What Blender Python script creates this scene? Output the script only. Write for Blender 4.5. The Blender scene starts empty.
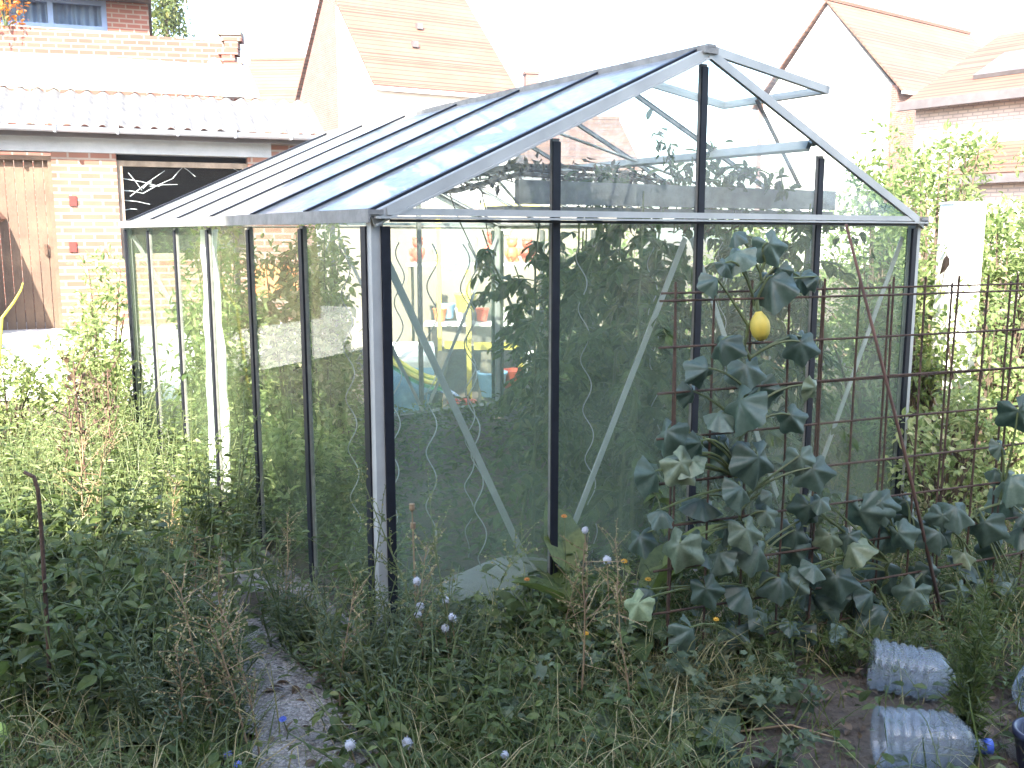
import bpy, math, random
import numpy as np
from mathutils import Vector, Matrix

S = bpy.context.scene
COL = S.collection
PI = math.pi
rng = np.random.default_rng(7)
random.seed(7)

# ------------------------------------------------------------------ camera
F, PITCH, EYE = 953.9, 0.1567, 1.55
cam_d = bpy.data.cameras.new('camera'); cam = bpy.data.objects.new('camera', cam_d); COL.objects.link(cam)
cam.location = (0, 0, EYE); cam.rotation_euler = (PI/2 - PITCH, 0, 0)
cam_d.sensor_width = 36; cam_d.lens = F/1024*36; cam_d.clip_start = .05; cam_d.clip_end = 3000
S.camera = cam
CP, SP = math.cos(PITCH), math.sin(PITCH)

def ray(px, py):
    x = (px-512)/F; u = (384-py)/F
    return np.array([x, CP+u*SP, -SP+u*CP])
def at(px, py, Y):                       # point of the world with that y coordinate
    d = ray(px, py); return np.array([0, 0, EYE]) + d*(Y/d[1])
def gnd(px, py, z=0.0):
    d = ray(px, py); return np.array([0, 0, EYE]) + d*((z-EYE)/d[2])

# ------------------------------------------------------------------ mesh builder
class MB:
    def __init__(s): s.v = []; s.n = 0; s.loops = []; s.cnt = []; s.tint = []; s.mi = []
    def add(s, verts, faces, tint=0.5, mi=0):
        verts = np.asarray(verts, float); s.v.append(verts)
        for f in faces:
            s.loops.append(np.asarray(f, np.int64)+s.n); s.cnt.append(np.array([len(f)]))
        k = len(faces); s.tint.append(np.full(k, tint)); s.mi.append(np.full(k, mi)); s.n += len(verts)
    def bulk(s, V, Fa, tint, mi=0):      # V (n,k,3), Fa (m,c) template faces, tint (n,)
        n, k, _ = V.shape; m, c = Fa.shape
        s.v.append(V.reshape(-1, 3))
        L = (Fa[None]+(np.arange(n)*k)[:, None, None]+s.n)
        s.loops.append(L.reshape(-1)); s.cnt.append(np.full(n*m, c))
        s.tint.append(np.repeat(tint, m)); s.mi.append(np.full(n*m, mi)); s.n += n*k
    def box(s, c, d, R=None, mi=0, tint=.5):
        x, y, z = np.array(d)/2
        V = np.array([[-x,-y,-z],[x,-y,-z],[x,y,-z],[-x,y,-z],[-x,-y,z],[x,-y,z],[x,y,z],[-x,y,z]])
        if R is not None: V = V @ np.asarray(R).T
        s.add(V+np.array(c), [(0,3,2,1),(4,5,6,7),(0,1,5,4),(1,2,6,5),(2,3,7,6),(3,0,4,7)], tint, mi)
    def beam(s, p, q, w, h, up=(0,0,1), mi=0, tint=.5):   # w across, h along up
        p = np.array(p, float); q = np.array(q, float); d = q-p; L = np.linalg.norm(d); d /= L
        up = np.array(up, float); x = np.cross(d, up); x /= np.linalg.norm(x); u = np.cross(x, d)
        s.box((p+q)/2, (w, L, h), np.stack([x, d, u], 1), mi, tint)
    def tube(s, pts, r0, r1=None, n=6, mi=0, tint=.5, cap=True):
        pts = np.asarray(pts, float); r1 = r0 if r1 is None else r1; m = len(pts)
        T = np.gradient(pts, axis=0); T /= np.linalg.norm(T, axis=1)[:, None]+1e-12
        ref = np.array([0,0,1.]) if abs(T[0][2]) < .9 else np.array([1.,0,0])
        X = np.cross(T, ref); X /= np.linalg.norm(X, axis=1)[:, None]+1e-12; Y = np.cross(T, X)
        a = np.linspace(0, 2*PI, n, endpoint=False)
        r = np.linspace(r0, r1, m)
        V = pts[:, None]+r[:, None, None]*(np.cos(a)[None, :, None]*X[:, None]+np.sin(a)[None, :, None]*Y[:, None])
        fs = [(i*n+j, i*n+(j+1) % n, (i+1)*n+(j+1) % n, (i+1)*n+j) for i in range(m-1) for j in range(n)]
        if cap: fs += [tuple(range(n))[::-1], tuple((m-1)*n+j for j in range(n))]
        s.add(V.reshape(-1, 3), fs, tint, mi)
    def prism(s, poly, nrm, t, mi=0, tint=.5):   # flat polygon given thickness t along nrm
        P = np.asarray(poly, float); nrm = np.array(nrm, float); nrm /= np.linalg.norm(nrm); k = len(P)
        V = np.concatenate([P-nrm*t/2, P+nrm*t/2])
        fs = [tuple(range(k))[::-1], tuple(range(k, 2*k))]+[(i, (i+1) % k, k+(i+1) % k, k+i) for i in range(k)]
        s.add(V, fs, tint, mi)
    def ball(s, c, r, nu=12, nv=8, mi=0, tint=.5, R=None):
        r = np.broadcast_to(np.array(r, float), (3,)); V = [[0,0,1]]
        for i in range(1, nv):
            t = PI*i/nv
            for j in range(nu):
                p = 2*PI*j/nu; V.append([math.sin(t)*math.cos(p), math.sin(t)*math.sin(p), math.cos(t)])
        V.append([0,0,-1]); V = np.array(V)*r
        if R is not None: V = V @ np.asarray(R).T
        f = [(0, 1+j, 1+(j+1) % nu) for j in range(nu)]
        for i in range(nv-2):
            f += [(1+i*nu+j, 1+(i+1)*nu+j, 1+(i+1)*nu+(j+1) % nu, 1+i*nu+(j+1) % nu) for j in range(nu)]
        e = len(V)-1; b = 1+(nv-2)*nu
        f += [(b+j, e, b+(j+1) % nu) for j in range(nu)]
        s.add(V+np.array(c), f, tint, mi)
    def lathe(s, prof, c, axis=(0,0,1), n=24, mi=0, tint=.5, caps=(True, True), sq=0.0, rot=0):
        ax = np.array(axis, float); ax /= np.linalg.norm(ax)
        ref = np.array([0,0,1.]) if abs(ax[2]) < .9 else np.array([1.,0,0])
        X = np.cross(ax, ref); X /= np.linalg.norm(X); Y = np.cross(ax, X)
        V = []
        for h, r in prof:
            for j in range(n):
                a = 2*PI*j/n+rot; k = 1+sq*(1-abs(math.cos(2*a)))*0-sq*0.5*(1-math.cos(4*a))*.5
                V.append(np.array(c)+ax*h+r*k*(math.cos(a)*X+math.sin(a)*Y))
        m = len(prof)
        fs = [(i*n+j, i*n+(j+1) % n, (i+1)*n+(j+1) % n, (i+1)*n+j) for i in range(m-1) for j in range(n)]
        if caps[0]: fs.append(tuple(range(n))[::-1])
        if caps[1]: fs.append(tuple((m-1)*n+j for j in range(n)))
        s.add(np.array(V), fs, tint, mi)
    def mesh(s, name, mats, smooth=False):
        me = bpy.data.meshes.new(name)
        V = np.concatenate(s.v); L = np.concatenate(s.loops).astype(np.int32); C = np.concatenate(s.cnt).astype(np.int32)
        me.vertices.add(len(V)); me.vertices.foreach_set('co', V.astype(np.float32).ravel())
        me.loops.add(len(L)); me.loops.foreach_set('vertex_index', L)
        me.polygons.add(len(C)); st = np.concatenate([[0], np.cumsum(C)[:-1]]).astype(np.int32)
        me.polygons.foreach_set('loop_start', st); me.polygons.foreach_set('loop_total', C)
        me.polygons.foreach_set('material_index', np.concatenate(s.mi).astype(np.int32))
        me.update(calc_edges=True)
        a = me.attributes.new('tint', 'FLOAT', 'FACE'); a.data.foreach_set('value', np.concatenate(s.tint).astype(np.float32))
        me.polygons.foreach_set('use_smooth', np.full(len(C), bool(smooth)))
        for m in (mats if isinstance(mats, (list, tuple)) else [mats]): me.materials.append(m)
        me.validate(); return me
    def build(s, name, mats, parent=None, smooth=False):
        o = bpy.data.objects.new(name, s.mesh(name, mats, smooth)); COL.objects.link(o)
        if parent is not None: o.parent = parent
        return o

def tag(o, label=None, cat=None, group=None, kind=None):
    if label: o['label'] = label
    if cat: o['category'] = cat
    if group: o['group'] = group
    if kind: o['kind'] = kind
    return o
def empty(name, loc=(0,0,0), rz=0, label=None, cat=None, group=None):
    o = bpy.data.objects.new(name, None); COL.objects.link(o); o.location = tuple(loc); o.rotation_euler = (0, 0, rz)
    o.empty_display_size = .1
    return tag(o, label, cat, group)
def copy_tree(o, parent=None):
    c = o.copy(); COL.objects.link(c); c.parent = parent
    for ch in list(o.children): copy_tree(ch, c)
    return c
def centre(o):
    """moves a top-level mesh's origin to its base"""
    me = o.data; n = len(me.vertices); a = np.empty(n*3, np.float32); me.vertices.foreach_get('co', a); a = a.reshape(-1, 3)
    c = np.array([(a[:,0].min()+a[:,0].max())/2, (a[:,1].min()+a[:,1].max())/2, a[:,2].min()]); a -= c
    me.vertices.foreach_set('co', a.ravel()); me.update(); o.location = tuple(c); return o

# ------------------------------------------------------------------ materials
def newmat(name):
    m = bpy.data.materials.new(name); m.use_nodes = True; nt = m.node_tree; nt.nodes.clear()
    out = nt.nodes.new('ShaderNodeOutputMaterial'); return m, nt, out
def N(nt, t, **k):
    n = nt.nodes.new('ShaderNode'+t)
    for a, b in k.items():
        if a.startswith('i_'): n.inputs[a[2:].replace('_', ' ')].default_value = b
        else: setattr(n, a, b)
    return n
def ramp(nt, fac, stops):
    r = N(nt, 'ValToRGB'); e = r.color_ramp.elements
    while len(e) < len(stops): e.new(.5)
    for k, (p, c) in enumerate(stops): e[k].position = p; e[k].color = (*c, 1) if len(c) == 3 else c
    nt.links.new(fac, r.inputs[0]); return r.outputs[0]
def noise(nt, scale, detail=4, coord='Object', rough=.6):
    tc = N(nt, 'TexCoord'); n = N(nt, 'TexNoise'); n.inputs['Scale'].default_value = scale; n.inputs['Detail'].default_value = detail
    n.inputs['Roughness'].default_value = rough
    nt.links.new(tc.outputs[coord], n.inputs['Vector']); return n.outputs['Fac']
def pbr(name, c1, c2=None, scale=8, rough=.6, metal=0, bump=0, bscale=None, spec=.5, coord='Object', lo=.35, hi=.65):
    m, nt, out = newmat(name); p = N(nt, 'BsdfPrincipled'); nt.links.new(p.outputs[0], out.inputs[0])
    p.inputs['Roughness'].default_value = rough; p.inputs['Metallic'].default_value = metal; p.inputs['Specular IOR Level'].default_value = spec
    f = noise(nt, scale, 6, coord)
    if c2 is None: c2 = tuple(x*.75 for x in c1)
    nt.links.new(ramp(nt, f, [(lo, c2), (hi, c1)]), p.inputs['Base Color'])
    if bump:
        b = N(nt, 'Bump'); b.inputs['Strength'].default_value = bump; b.inputs['Distance'].default_value = .02
        nt.links.new(noise(nt, bscale or scale*3, 6, coord), b.inputs['Height']); nt.links.new(b.outputs[0], p.inputs['Normal'])
    return m
def leafmat(name, stops, transl=.4, rough=.5, spec=.35):
    m, nt, out = newmat(name); a = N(nt, 'Attribute'); a.attribute_name = 'tint'
    oi = N(nt, 'ObjectInfo'); ad = N(nt, 'Math', operation='MULTIPLY_ADD'); nt.links.new(oi.outputs['Random'], ad.inputs[0])
    ad.inputs[1].default_value = .24; ad.inputs[2].default_value = -.12
    s = N(nt, 'Math', operation='ADD'); nt.links.new(a.outputs['Fac'], s.inputs[0]); nt.links.new(ad.outputs[0], s.inputs[1])
    c = ramp(nt, s.outputs[0], stops)
    nz = N(nt, 'Mix', data_type='RGBA', blend_type='MULTIPLY'); nz.inputs[0].default_value = 1; nt.links.new(c, nz.inputs[6]); nt.links.new(ramp(nt, noise(nt, 45, 4), [(.3, (.66,.72,.66)), (.7, (1.22,1.18,1.15))]), nz.inputs[7]); c = nz.outputs[2]
    p = N(nt, 'BsdfPrincipled'); p.inputs['Roughness'].default_value = rough; p.inputs['Specular IOR Level'].default_value = spec
    nt.links.new(c, p.inputs['Base Color'])
    t = N(nt, 'BsdfTranslucent'); hs = N(nt, 'HueSaturation'); hs.inputs['Hue'].default_value = .485; hs.inputs['Saturation'].default_value = 1.1; hs.inputs['Value'].default_value = 1.5
    nt.links.new(c, hs.inputs['Color']); nt.links.new(hs.outputs[0], t.inputs[0])
    mx = N(nt, 'MixShader'); mx.inputs[0].default_value = transl
    nt.links.new(p.outputs[0], mx.inputs[1]); nt.links.new(t.outputs[0], mx.inputs[2]); nt.links.new(mx.outputs[0], out.inputs[0]); return m
def brick(name, c1, c2, mortar, bw=.22, bh=.07, ms=.01, var=.5):
    m, nt, out = newmat(name); tc = N(nt, 'TexCoord'); sp = N(nt, 'SeparateXYZ'); nt.links.new(tc.outputs['Object'], sp.inputs[0])
    ad = N(nt, 'Math', operation='ADD'); nt.links.new(sp.outputs[0], ad.inputs[0]); nt.links.new(sp.outputs[1], ad.inputs[1])
    cb = N(nt, 'CombineXYZ'); nt.links.new(ad.outputs[0], cb.inputs[0]); nt.links.new(sp.outputs[2], cb.inputs[1])
    b = N(nt, 'TexBrick'); nt.links.new(cb.outputs[0], b.inputs['Vector'])
    b.inputs['Color1'].default_value = (*c1, 1); b.inputs['Color2'].default_value = (*c2, 1); b.inputs['Mortar'].default_value = (*mortar, 1)
    b.inputs['Scale'].default_value = 1; b.inputs['Brick Width'].default_value = bw; b.inputs['Row Height'].default_value = bh; b.inputs['Mortar Size'].default_value = ms
    b.inputs['Bias'].default_value = -.1
    n = noise(nt, 1.7, 6); mx = N(nt, 'Mix', data_type='RGBA', blend_type='MULTIPLY'); mx.inputs[0].default_value = var
    nt.links.new(b.outputs['Color'], mx.inputs[6]); nt.links.new(ramp(nt, n, [(.3, (.55,.5,.48)), (.7, (1.1,1.1,1.1))]), mx.inputs[7])
    p = N(nt, 'BsdfPrincipled'); p.inputs['Roughness'].default_value = .85; nt.links.new(mx.outputs[2], p.inputs['Base Color'])
    bp = N(nt, 'Bump'); bp.inputs['Strength'].default_value = .6; bp.inputs['Distance'].default_value = .01; bp.invert = True
    nt.links.new(b.outputs['Fac'], bp.inputs['Height']); nt.links.new(bp.outputs[0], p.inputs['Normal'])
    nt.links.new(p.outputs[0], out.inputs[0]); return m
def tiles(name, c1, c2):                   # roof tiles: courses along local u (x+... ) using object coords
    m, nt, out = newmat(name); tc = N(nt, 'TexCoord'); sp = N(nt, 'SeparateXYZ'); nt.links.new(tc.outputs['Object'], sp.inputs[0])
    cb = N(nt, 'CombineXYZ'); nt.links.new(sp.outputs[1], cb.inputs[0]); ml = N(nt, 'Math', operation='MULTIPLY'); ml.inputs[1].default_value = 1.5
    nt.links.new(sp.outputs[2], ml.inputs[0]); nt.links.new(ml.outputs[0], cb.inputs[1])
    b = N(nt, 'TexBrick'); nt.links.new(cb.outputs[0], b.inputs['Vector'])
    b.inputs['Color1'].default_value = (*c1, 1); b.inputs['Color2'].default_value = (*c2, 1); b.inputs['Mortar'].default_value = tuple(x*.45 for x in c2)+(1,)
    b.inputs['Scale'].default_value = 1; b.inputs['Brick Width'].default_value = .3; b.inputs['Row Height'].default_value = .3; b.inputs['Mortar Size'].default_value = .025
    p = N(nt, 'BsdfPrincipled'); p.inputs['Roughness'].default_value = .8
    n = noise(nt, .8, 5); mx = N(nt, 'Mix', data_type='RGBA', blend_type='MULTIPLY'); mx.inputs[0].default_value = .6
    nt.links.new(b.outputs['Color'], mx.inputs[6]); nt.links.new(ramp(nt, n, [(.3, (.6,.55,.5)), (.7, (1.05,1.05,1.05))]), mx.inputs[7])
    nt.links.new(mx.outputs[2], p.inputs['Base Color']); nt.links.new(p.outputs[0], out.inputs[0]); return m
def glass(name, lo, hi, col, scale=3, stretch=(1,1,.25), tint=(.96,.985,.97), rough=.02, low=None, dcol2=None, refl=.45):
    """thin pane: see-through + mirror by angle + a film of dirt whose density varies in streaks; low = extra algae towards the sill (z span)"""
    m, nt, out = newmat(name); tr = N(nt, 'BsdfTransparent'); tr.inputs[0].default_value = (*tint, 1)
    gl = N(nt, 'BsdfGlossy'); gl.inputs['Roughness'].default_value = rough
    fr = N(nt, 'Fresnel'); fr.inputs[0].default_value = 1.45
    geo = N(nt, 'NewGeometry')
    # a thin sheet: the same angle from either side
    lw = N(nt, 'LayerWeight'); lw.inputs[0].default_value = .5
    pw = N(nt, 'Math', operation='POWER'); nt.links.new(lw.outputs['Facing'], pw.inputs[0]); pw.inputs[1].default_value = 5.0
    ma = N(nt, 'Math', operation='MULTIPLY_ADD'); nt.links.new(pw.outputs[0], ma.inputs[0]); ma.inputs[1].default_value = refl; ma.inputs[2].default_value = .028
    m1 = N(nt, 'MixShader'); nt.links.new(ma.outputs[0], m1.inputs[0]); nt.links.new(gl.outputs[0], m1.inputs[2])
    tc = N(nt, 'TexCoord'); mp = N(nt, 'Mapping'); mp.inputs['Scale'].default_value = stretch; nt.links.new(tc.outputs['Object'], mp.inputs[0])
    n = N(nt, 'TexNoise'); n.inputs['Scale'].default_value = scale; n.inputs['Detail'].default_value = 8; n.inputs['Roughness'].default_value = .65
    nt.links.new(mp.outputs[0], n.inputs['Vector'])
    mr = N(nt, 'MapRange'); mr.inputs[1].default_value = .3; mr.inputs[2].default_value = .72; mr.inputs[3].default_value = lo; mr.inputs[4].default_value = hi
    nt.links.new(n.outputs['Fac'], mr.inputs[0]); fac = mr.outputs[0]
    df = N(nt, 'BsdfDiffuse'); df.inputs[0].default_value = (*col, 1); tl = N(nt, 'BsdfTranslucent'); tl.inputs[0].default_value = (*col, 1)
    if low:
        sp = N(nt, 'SeparateXYZ'); nt.links.new(tc.outputs['Object'], sp.inputs[0])
        wob = N(nt, 'Math', operation='MULTIPLY_ADD'); nt.links.new(n.outputs['Fac'], wob.inputs[0]); wob.inputs[1].default_value = -.9; nt.links.new(sp.outputs[2], wob.inputs[2])
        l = N(nt, 'MapRange'); l.inputs[1].default_value = low[1]-.45; l.inputs[2].default_value = low[0]-.45; l.inputs[3].default_value = 0; l.inputs[4].default_value = low[2]
        nt.links.new(wob.outputs[0], l.inputs[0]); ad = N(nt, 'Math', operation='ADD', use_clamp=True)
        nt.links.new(fac, ad.inputs[0]); nt.links.new(l.outputs[0], ad.inputs[1]); fac = ad.outputs[0]
        rc = N(nt, 'Mix', data_type='RGBA'); nt.links.new(l.outputs[0], rc.inputs[0]); rc.inputs[6].default_value = (*col, 1); rc.inputs[7].default_value = (*(dcol2 or col), 1)
        nt.links.new(rc.outputs[2], df.inputs[0]); nt.links.new(rc.outputs[2], tl.inputs[0])
    dm = N(nt, 'MixShader'); dm.inputs[0].default_value = .5; nt.links.new(df.outputs[0], dm.inputs[1]); nt.links.new(tl.outputs[0], dm.inputs[2])
    m2 = N(nt, 'MixShader'); nt.links.new(fac, m2.inputs[0]); nt.links.new(tr.outputs[0], m2.inputs[1]); nt.links.new(dm.outputs[0], m2.inputs[2])
    nt.links.new(m2.outputs[0], m1.inputs[1]); nt.links.new(m1.outputs[0], out.inputs[0]); return m

M = {}
M['alu'] = pbr('aluminium', (.37,.38,.36), (.29,.30,.285), 5, .5, .15)
M['alu_dirty'] = pbr('weathered_aluminium', (.22,.22,.205), (.14,.14,.13), 14, .65, .1, .2, 50)
M['seal'] = pbr('black_seal', (.012,.014,.020), (.008,.009,.013), 20, .5, spec=.2)
M['glass_side'] = glass('side_glass', .03, .11, (.34,.42,.25), 5, (1.5,1.5,.3), low=(.0,1.0,.025), dcol2=(.30,.42,.16))
M['glass_gable'] = glass('gable_glass', .06, .17, (.42,.52,.40), 3, (1,1,.8), low=(.0,1.3,.06), dcol2=(.28,.36,.22))
M['glass_top'] = glass('gable_top_glass', .04, .13, (.70,.74,.78), 3, (1,1,1))
M['glass_roof'] = glass('roof_glass', .50, .86, (.40,.43,.455), 22, (1,.6,1), rough=.14, refl=.30)
M['glass_roof_clear'] = glass('clear_roof_glass', .04, .16, (.7,.74,.78), 4, (1,.5,1))
M['concrete'] = pbr('concrete', (.20,.19,.17), (.11,.105,.09), 5, .9, 0, .4, 60)
M['white_concrete'] = pbr('pale_concrete', (.62,.60,.56), (.45,.43,.40), 3, .9, 0, .3, 40)
M['rust'] = pbr('rusty_steel', (.10,.058,.036), (.055,.034,.024), 30, .8, .3, .4, 90)
M['brick_pale'] = brick('pale_brick', (.175,.072,.048), (.215,.11,.077), (.24,.20,.17), .22, .075, .012)
M['brick_red'] = brick('red_brick', (.155,.050,.035), (.19,.070,.050), (.215,.17,.14), .22, .075, .012)
M['brick_far'] = brick('far_red_brick', (.155,.062,.047), (.18,.08,.062), (.19,.14,.115), .24, .08, .012)
M['brick_white'] = brick('whitish_brick', (.58,.48,.42), (.52,.42,.38), (.36,.31,.29), .24, .08, .014)
M['tile'] = tiles('orange_tiles', (.165,.08,.052), (.145,.067,.042))
M['tile_pale'] = tiles('pale_tiles', (.165,.085,.056), (.145,.072,.046))
M['white'] = pbr('white_paint', (.8,.79,.76), (.72,.70,.67), 2, .7)
M['asb'] = pbr('corrugated_sheet', (.17,.166,.16), (.09,.087,.085), 7, .9, 0, .2, 40)
M['zinc'] = pbr('zinc_gutter', (.42,.45,.50), (.34,.37,.42), 4, .5, .6)
M['lintel'] = pbr('concrete_lintel', (.40,.42,.44), (.32,.34,.36), 4, .85, 0, .2, 60)
M['wood'] = pbr('weathered_wood', (.14,.092,.06), (.085,.055,.038), 3, .8, 0, .3, 40)
M['wood_grey'] = pbr('grey_wood', (.27,.22,.17), (.15,.12,.09), 6, .85, 0, .4, 60)
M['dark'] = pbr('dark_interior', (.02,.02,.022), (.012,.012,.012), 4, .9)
M['window'] = glass('window_glass', .0, .012, (.3,.3,.3), 3, (1,1,1))
M['curtain'] = pbr('blue_curtain', (.17,.25,.42), (.13,.20,.36), 3, .8)
M['fascia'] = pbr('dark_fascia', (.10,.09,.09), (.07,.06,.06), 3, .6)
M['soil'] = None
M['stem'] = leafmat('stem', [(0, (.07,.10,.035)), (1, (.14,.16,.07))], .1)
M['drystem'] = pbr('dry_stalk', (.30,.22,.12), (.16,.10,.06), 12, .9)
M['brownstem'] = pbr('brown_dead_stalk', (.13,.07,.05), (.07,.04,.03), 12, .9)
M['bark'] = pbr('bark', (.14,.10,.07), (.07,.05,.035), 10, .95, 0, .6, 50)
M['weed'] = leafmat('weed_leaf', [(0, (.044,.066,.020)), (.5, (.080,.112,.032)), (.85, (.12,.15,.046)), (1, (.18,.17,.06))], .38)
M['weedlit'] = leafmat('light_weed_leaf', [(0, (.13,.18,.07)), (.5, (.23,.29,.12)), (.85, (.37,.40,.20)), (1, (.50,.46,.28))], .48)  # sunlit copy of the weed leaf, sunlight lifted into its colour
M['grey_leaf'] = leafmat('grey_green_leaf', [(0, (.055,.078,.042)), (.5, (.095,.125,.068)), (1, (.16,.18,.10))], .3)
M['squash'] = leafmat('squash_leaf', [(0, (.030,.052,.036)), (.45, (.058,.090,.068)), (.8, (.098,.138,.104)), (1, (.18,.21,.11))], .2, .45, .5)
M['squashpale'] = leafmat('pale_squash_leaf', [(0, (.20,.26,.15)), (1, (.30,.36,.22))], .3, .6)
M['tomato'] = leafmat('tomato_leaf', [(0, (.036,.062,.020)), (.6, (.070,.11,.034)), (1, (.13,.15,.05))], .4)
M['hedge'] = leafmat('hedge_leaf', [(0, (.11,.155,.05)), (.5, (.19,.25,.095)), (1, (.36,.39,.19))], .48)
M['grass'] = leafmat('grass_blade', [(0, (.055,.085,.022)), (.5, (.10,.13,.04)), (.8, (.20,.19,.08)), (1, (.40,.33,.18))], .35)
M['deadleaf'] = leafmat('dead_leaf', [(0, (.07,.045,.03)), (1, (.20,.14,.09))], .2)
M['yellow_petal'] = leafmat('yellow_petal', [(0, (.5,.27,.03)), (1, (.6,.36,.04))], .3)
M['orange_petal'] = leafmat('orange_petal', [(0, (.42,.15,.03)), (1, (.5,.22,.05))], .3)
M['blue_petal'] = leafmat('blue_petal', [(0, (.08,.12,.5)), (1, (.16,.22,.65))], .3)
M['fluff'] = pbr('seed_fluff', (.46,.47,.50), (.36,.37,.40), 30, .95)
M['pom'] = pbr('yellow_squash', (.50,.37,.05), (.36,.30,.05), 18, .6)
M['pomgreen'] = pbr('pale_green_fruit', (.42,.52,.14), (.32,.42,.10), 8, .4)
M['branch'] = pbr('dry_vine', (.11,.085,.065), (.06,.047,.037), 14, .95)
M['plastic'] = glass('clear_plastic', .12, .28, (.58,.63,.68), 6, (1,1,1), (.90,.94,.96), .1)
M['cap'] = pbr('blue_cap', (.05,.10,.42), None, 5, .4)
M['darkblue'] = pbr('dark_blue_plastic', (.03,.035,.07), None, 5, .35)
M['yellow'] = pbr('yellow_paint', (.72,.58,.10), (.62,.50,.10), 6, .55)
M['skyblue'] = pbr('light_blue_plastic', (.30,.52,.72), (.26,.46,.66), 4, .45)
M['green_pl'] = pbr('green_plastic', (.05,.32,.16), (.04,.26,.13), 4, .45)
M['orange_pl'] = pbr('orange_plastic', (.65,.22,.08), (.55,.18,.07), 4, .5)
M['red_pl'] = pbr('red_plastic', (.60,.10,.06), (.5,.08,.05), 4, .5)
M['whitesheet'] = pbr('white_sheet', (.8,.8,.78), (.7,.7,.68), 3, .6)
M['cloth'] = None
M['plaque'] = pbr('dark_red_plaque', (.22,.02,.015), None, 5, .5)
M['beige'] = pbr('beige_render', (.24,.21,.175), (.19,.165,.135), 2, .9, 0, .2, 30)
M['stonebag'] = pbr('grey_sack', (.26,.26,.235), (.18,.18,.165), 5, .85, 0, .3, 20)

def check_mat(name, a, b, s):
    m, nt, out = newmat(name); tc = N(nt, 'TexCoord'); c = N(nt, 'TexChecker'); c.inputs['Scale'].default_value = s
    c.inputs['Color1'].default_value = (*a, 1); c.inputs['Color2'].default_value = (*b, 1); nt.links.new(tc.outputs['Object'], c.inputs['Vector'])
    p = N(nt, 'BsdfPrincipled'); p.inputs['Roughness'].default_value = .8; nt.links.new(c.outputs[0], p.inputs['Base Color']); nt.links.new(p.outputs[0], out.inputs[0]); return m
M['cloth'] = check_mat('checked_cloth', (.75,.77,.82), (.25,.33,.65), 22)

def soilmat():
    m, nt, out = newmat('soil'); p = N(nt, 'BsdfPrincipled'); p.inputs['Roughness'].default_value = .95; nt.links.new(p.outputs[0], out.inputs[0])
    a = noise(nt, 1.2, 8); b = noise(nt, 28, 8, rough=.75)
    mx = N(nt, 'Mix', data_type='RGBA', blend_type='MULTIPLY'); mx.inputs[0].default_value = 1
    nt.links.new(ramp(nt, a, [(.3, (.10,.075,.055)), (.55, (.14,.108,.08)), (.75, (.17,.14,.105))]), mx.inputs[6])
    nt.links.new(ramp(nt, b, [(.3, (.45,.45,.45)), (.7, (1.25,1.2,1.15))]), mx.inputs[7]); nt.links.new(mx.outputs[2], p.inputs['Base Color'])
    bp = N(nt, 'Bump'); bp.inputs['Strength'].default_value = 1; bp.inputs['Distance'].default_value = .03; nt.links.new(b, bp.inputs['Height']); nt.links.new(bp.outputs[0], p.inputs['Normal'])
    return m
M['soil'] = soilmat()
def gravelmat():
    m, nt, out = newmat('gravel'); p = N(nt, 'BsdfPrincipled'); p.inputs['Roughness'].default_value = .95; nt.links.new(p.outputs[0], out.inputs[0])
    tc = N(nt, 'TexCoord'); v = N(nt, 'TexVoronoi'); v.inputs['Scale'].default_value = 110; nt.links.new(tc.outputs['Object'], v.inputs['Vector'])
    n = noise(nt, 6, 6); mx = N(nt, 'Mix', data_type='RGBA', blend_type='MULTIPLY'); mx.inputs[0].default_value = 1
    sp = N(nt, 'SeparateColor'); nt.links.new(v.outputs['Color'], sp.inputs[0])
    nt.links.new(ramp(nt, sp.outputs[0], [(0, (.20,.18,.16)), (.5, (.32,.30,.27)), (1, (.48,.45,.42))]), mx.inputs[6])
    nt.links.new(ramp(nt, n, [(.3, (.5,.48,.45)), (.65, (1.1,1.1,1.1))]), mx.inputs[7]); nt.links.new(mx.outputs[2], p.inputs['Base Color'])
    bp = N(nt, 'Bump'); bp.inputs['Strength'].default_value = .9; bp.inputs['Distance'].default_value = .012; nt.links.new(v.outputs['Distance'], bp.inputs['Height']); bp.invert = True
    nt.links.new(bp.outputs[0], p.inputs['Normal']); return m
M['gravel'] = gravelmat()

# ------------------------------------------------------------------ leaf helpers
OVAL = (np.array([[0,0,0],[-.36,.17,.06],[.36,.17,.06],[-.5,.42,.09],[.5,.42,.09],[-.32,.74,.02],[.32,.74,.02],[0,.42,-.01],[0,1,-.16]]), np.array([[0,2,7],[2,4,7],[4,6,7],[6,8,7],[8,5,7],[5,3,7],[3,1,7],[1,0,7]]))
SLIM = (np.array([[0,0,0],[-.5,.4,.06],[.5,.4,.06],[0,1,-.1]]), np.array([[0,2,3],[0,3,1]]))
LOBE = (np.array([[0,0,0],[-.42,.05,.05],[-.32,.33,.02],[-.6,.55,.02],[-.2,.66,.05],[0,1.05,-.12],[.2,.66,.05],[.6,.55,.02],[.32,.33,.02],[.42,.05,.05],[0,.45,.0]]),
        np.array([[0,10,1],[1,10,2],[2,10,3],[3,10,4],[4,10,5],[5,10,6],[6,10,7],[7,10,8],[8,10,9],[9,10,0]]))
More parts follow.
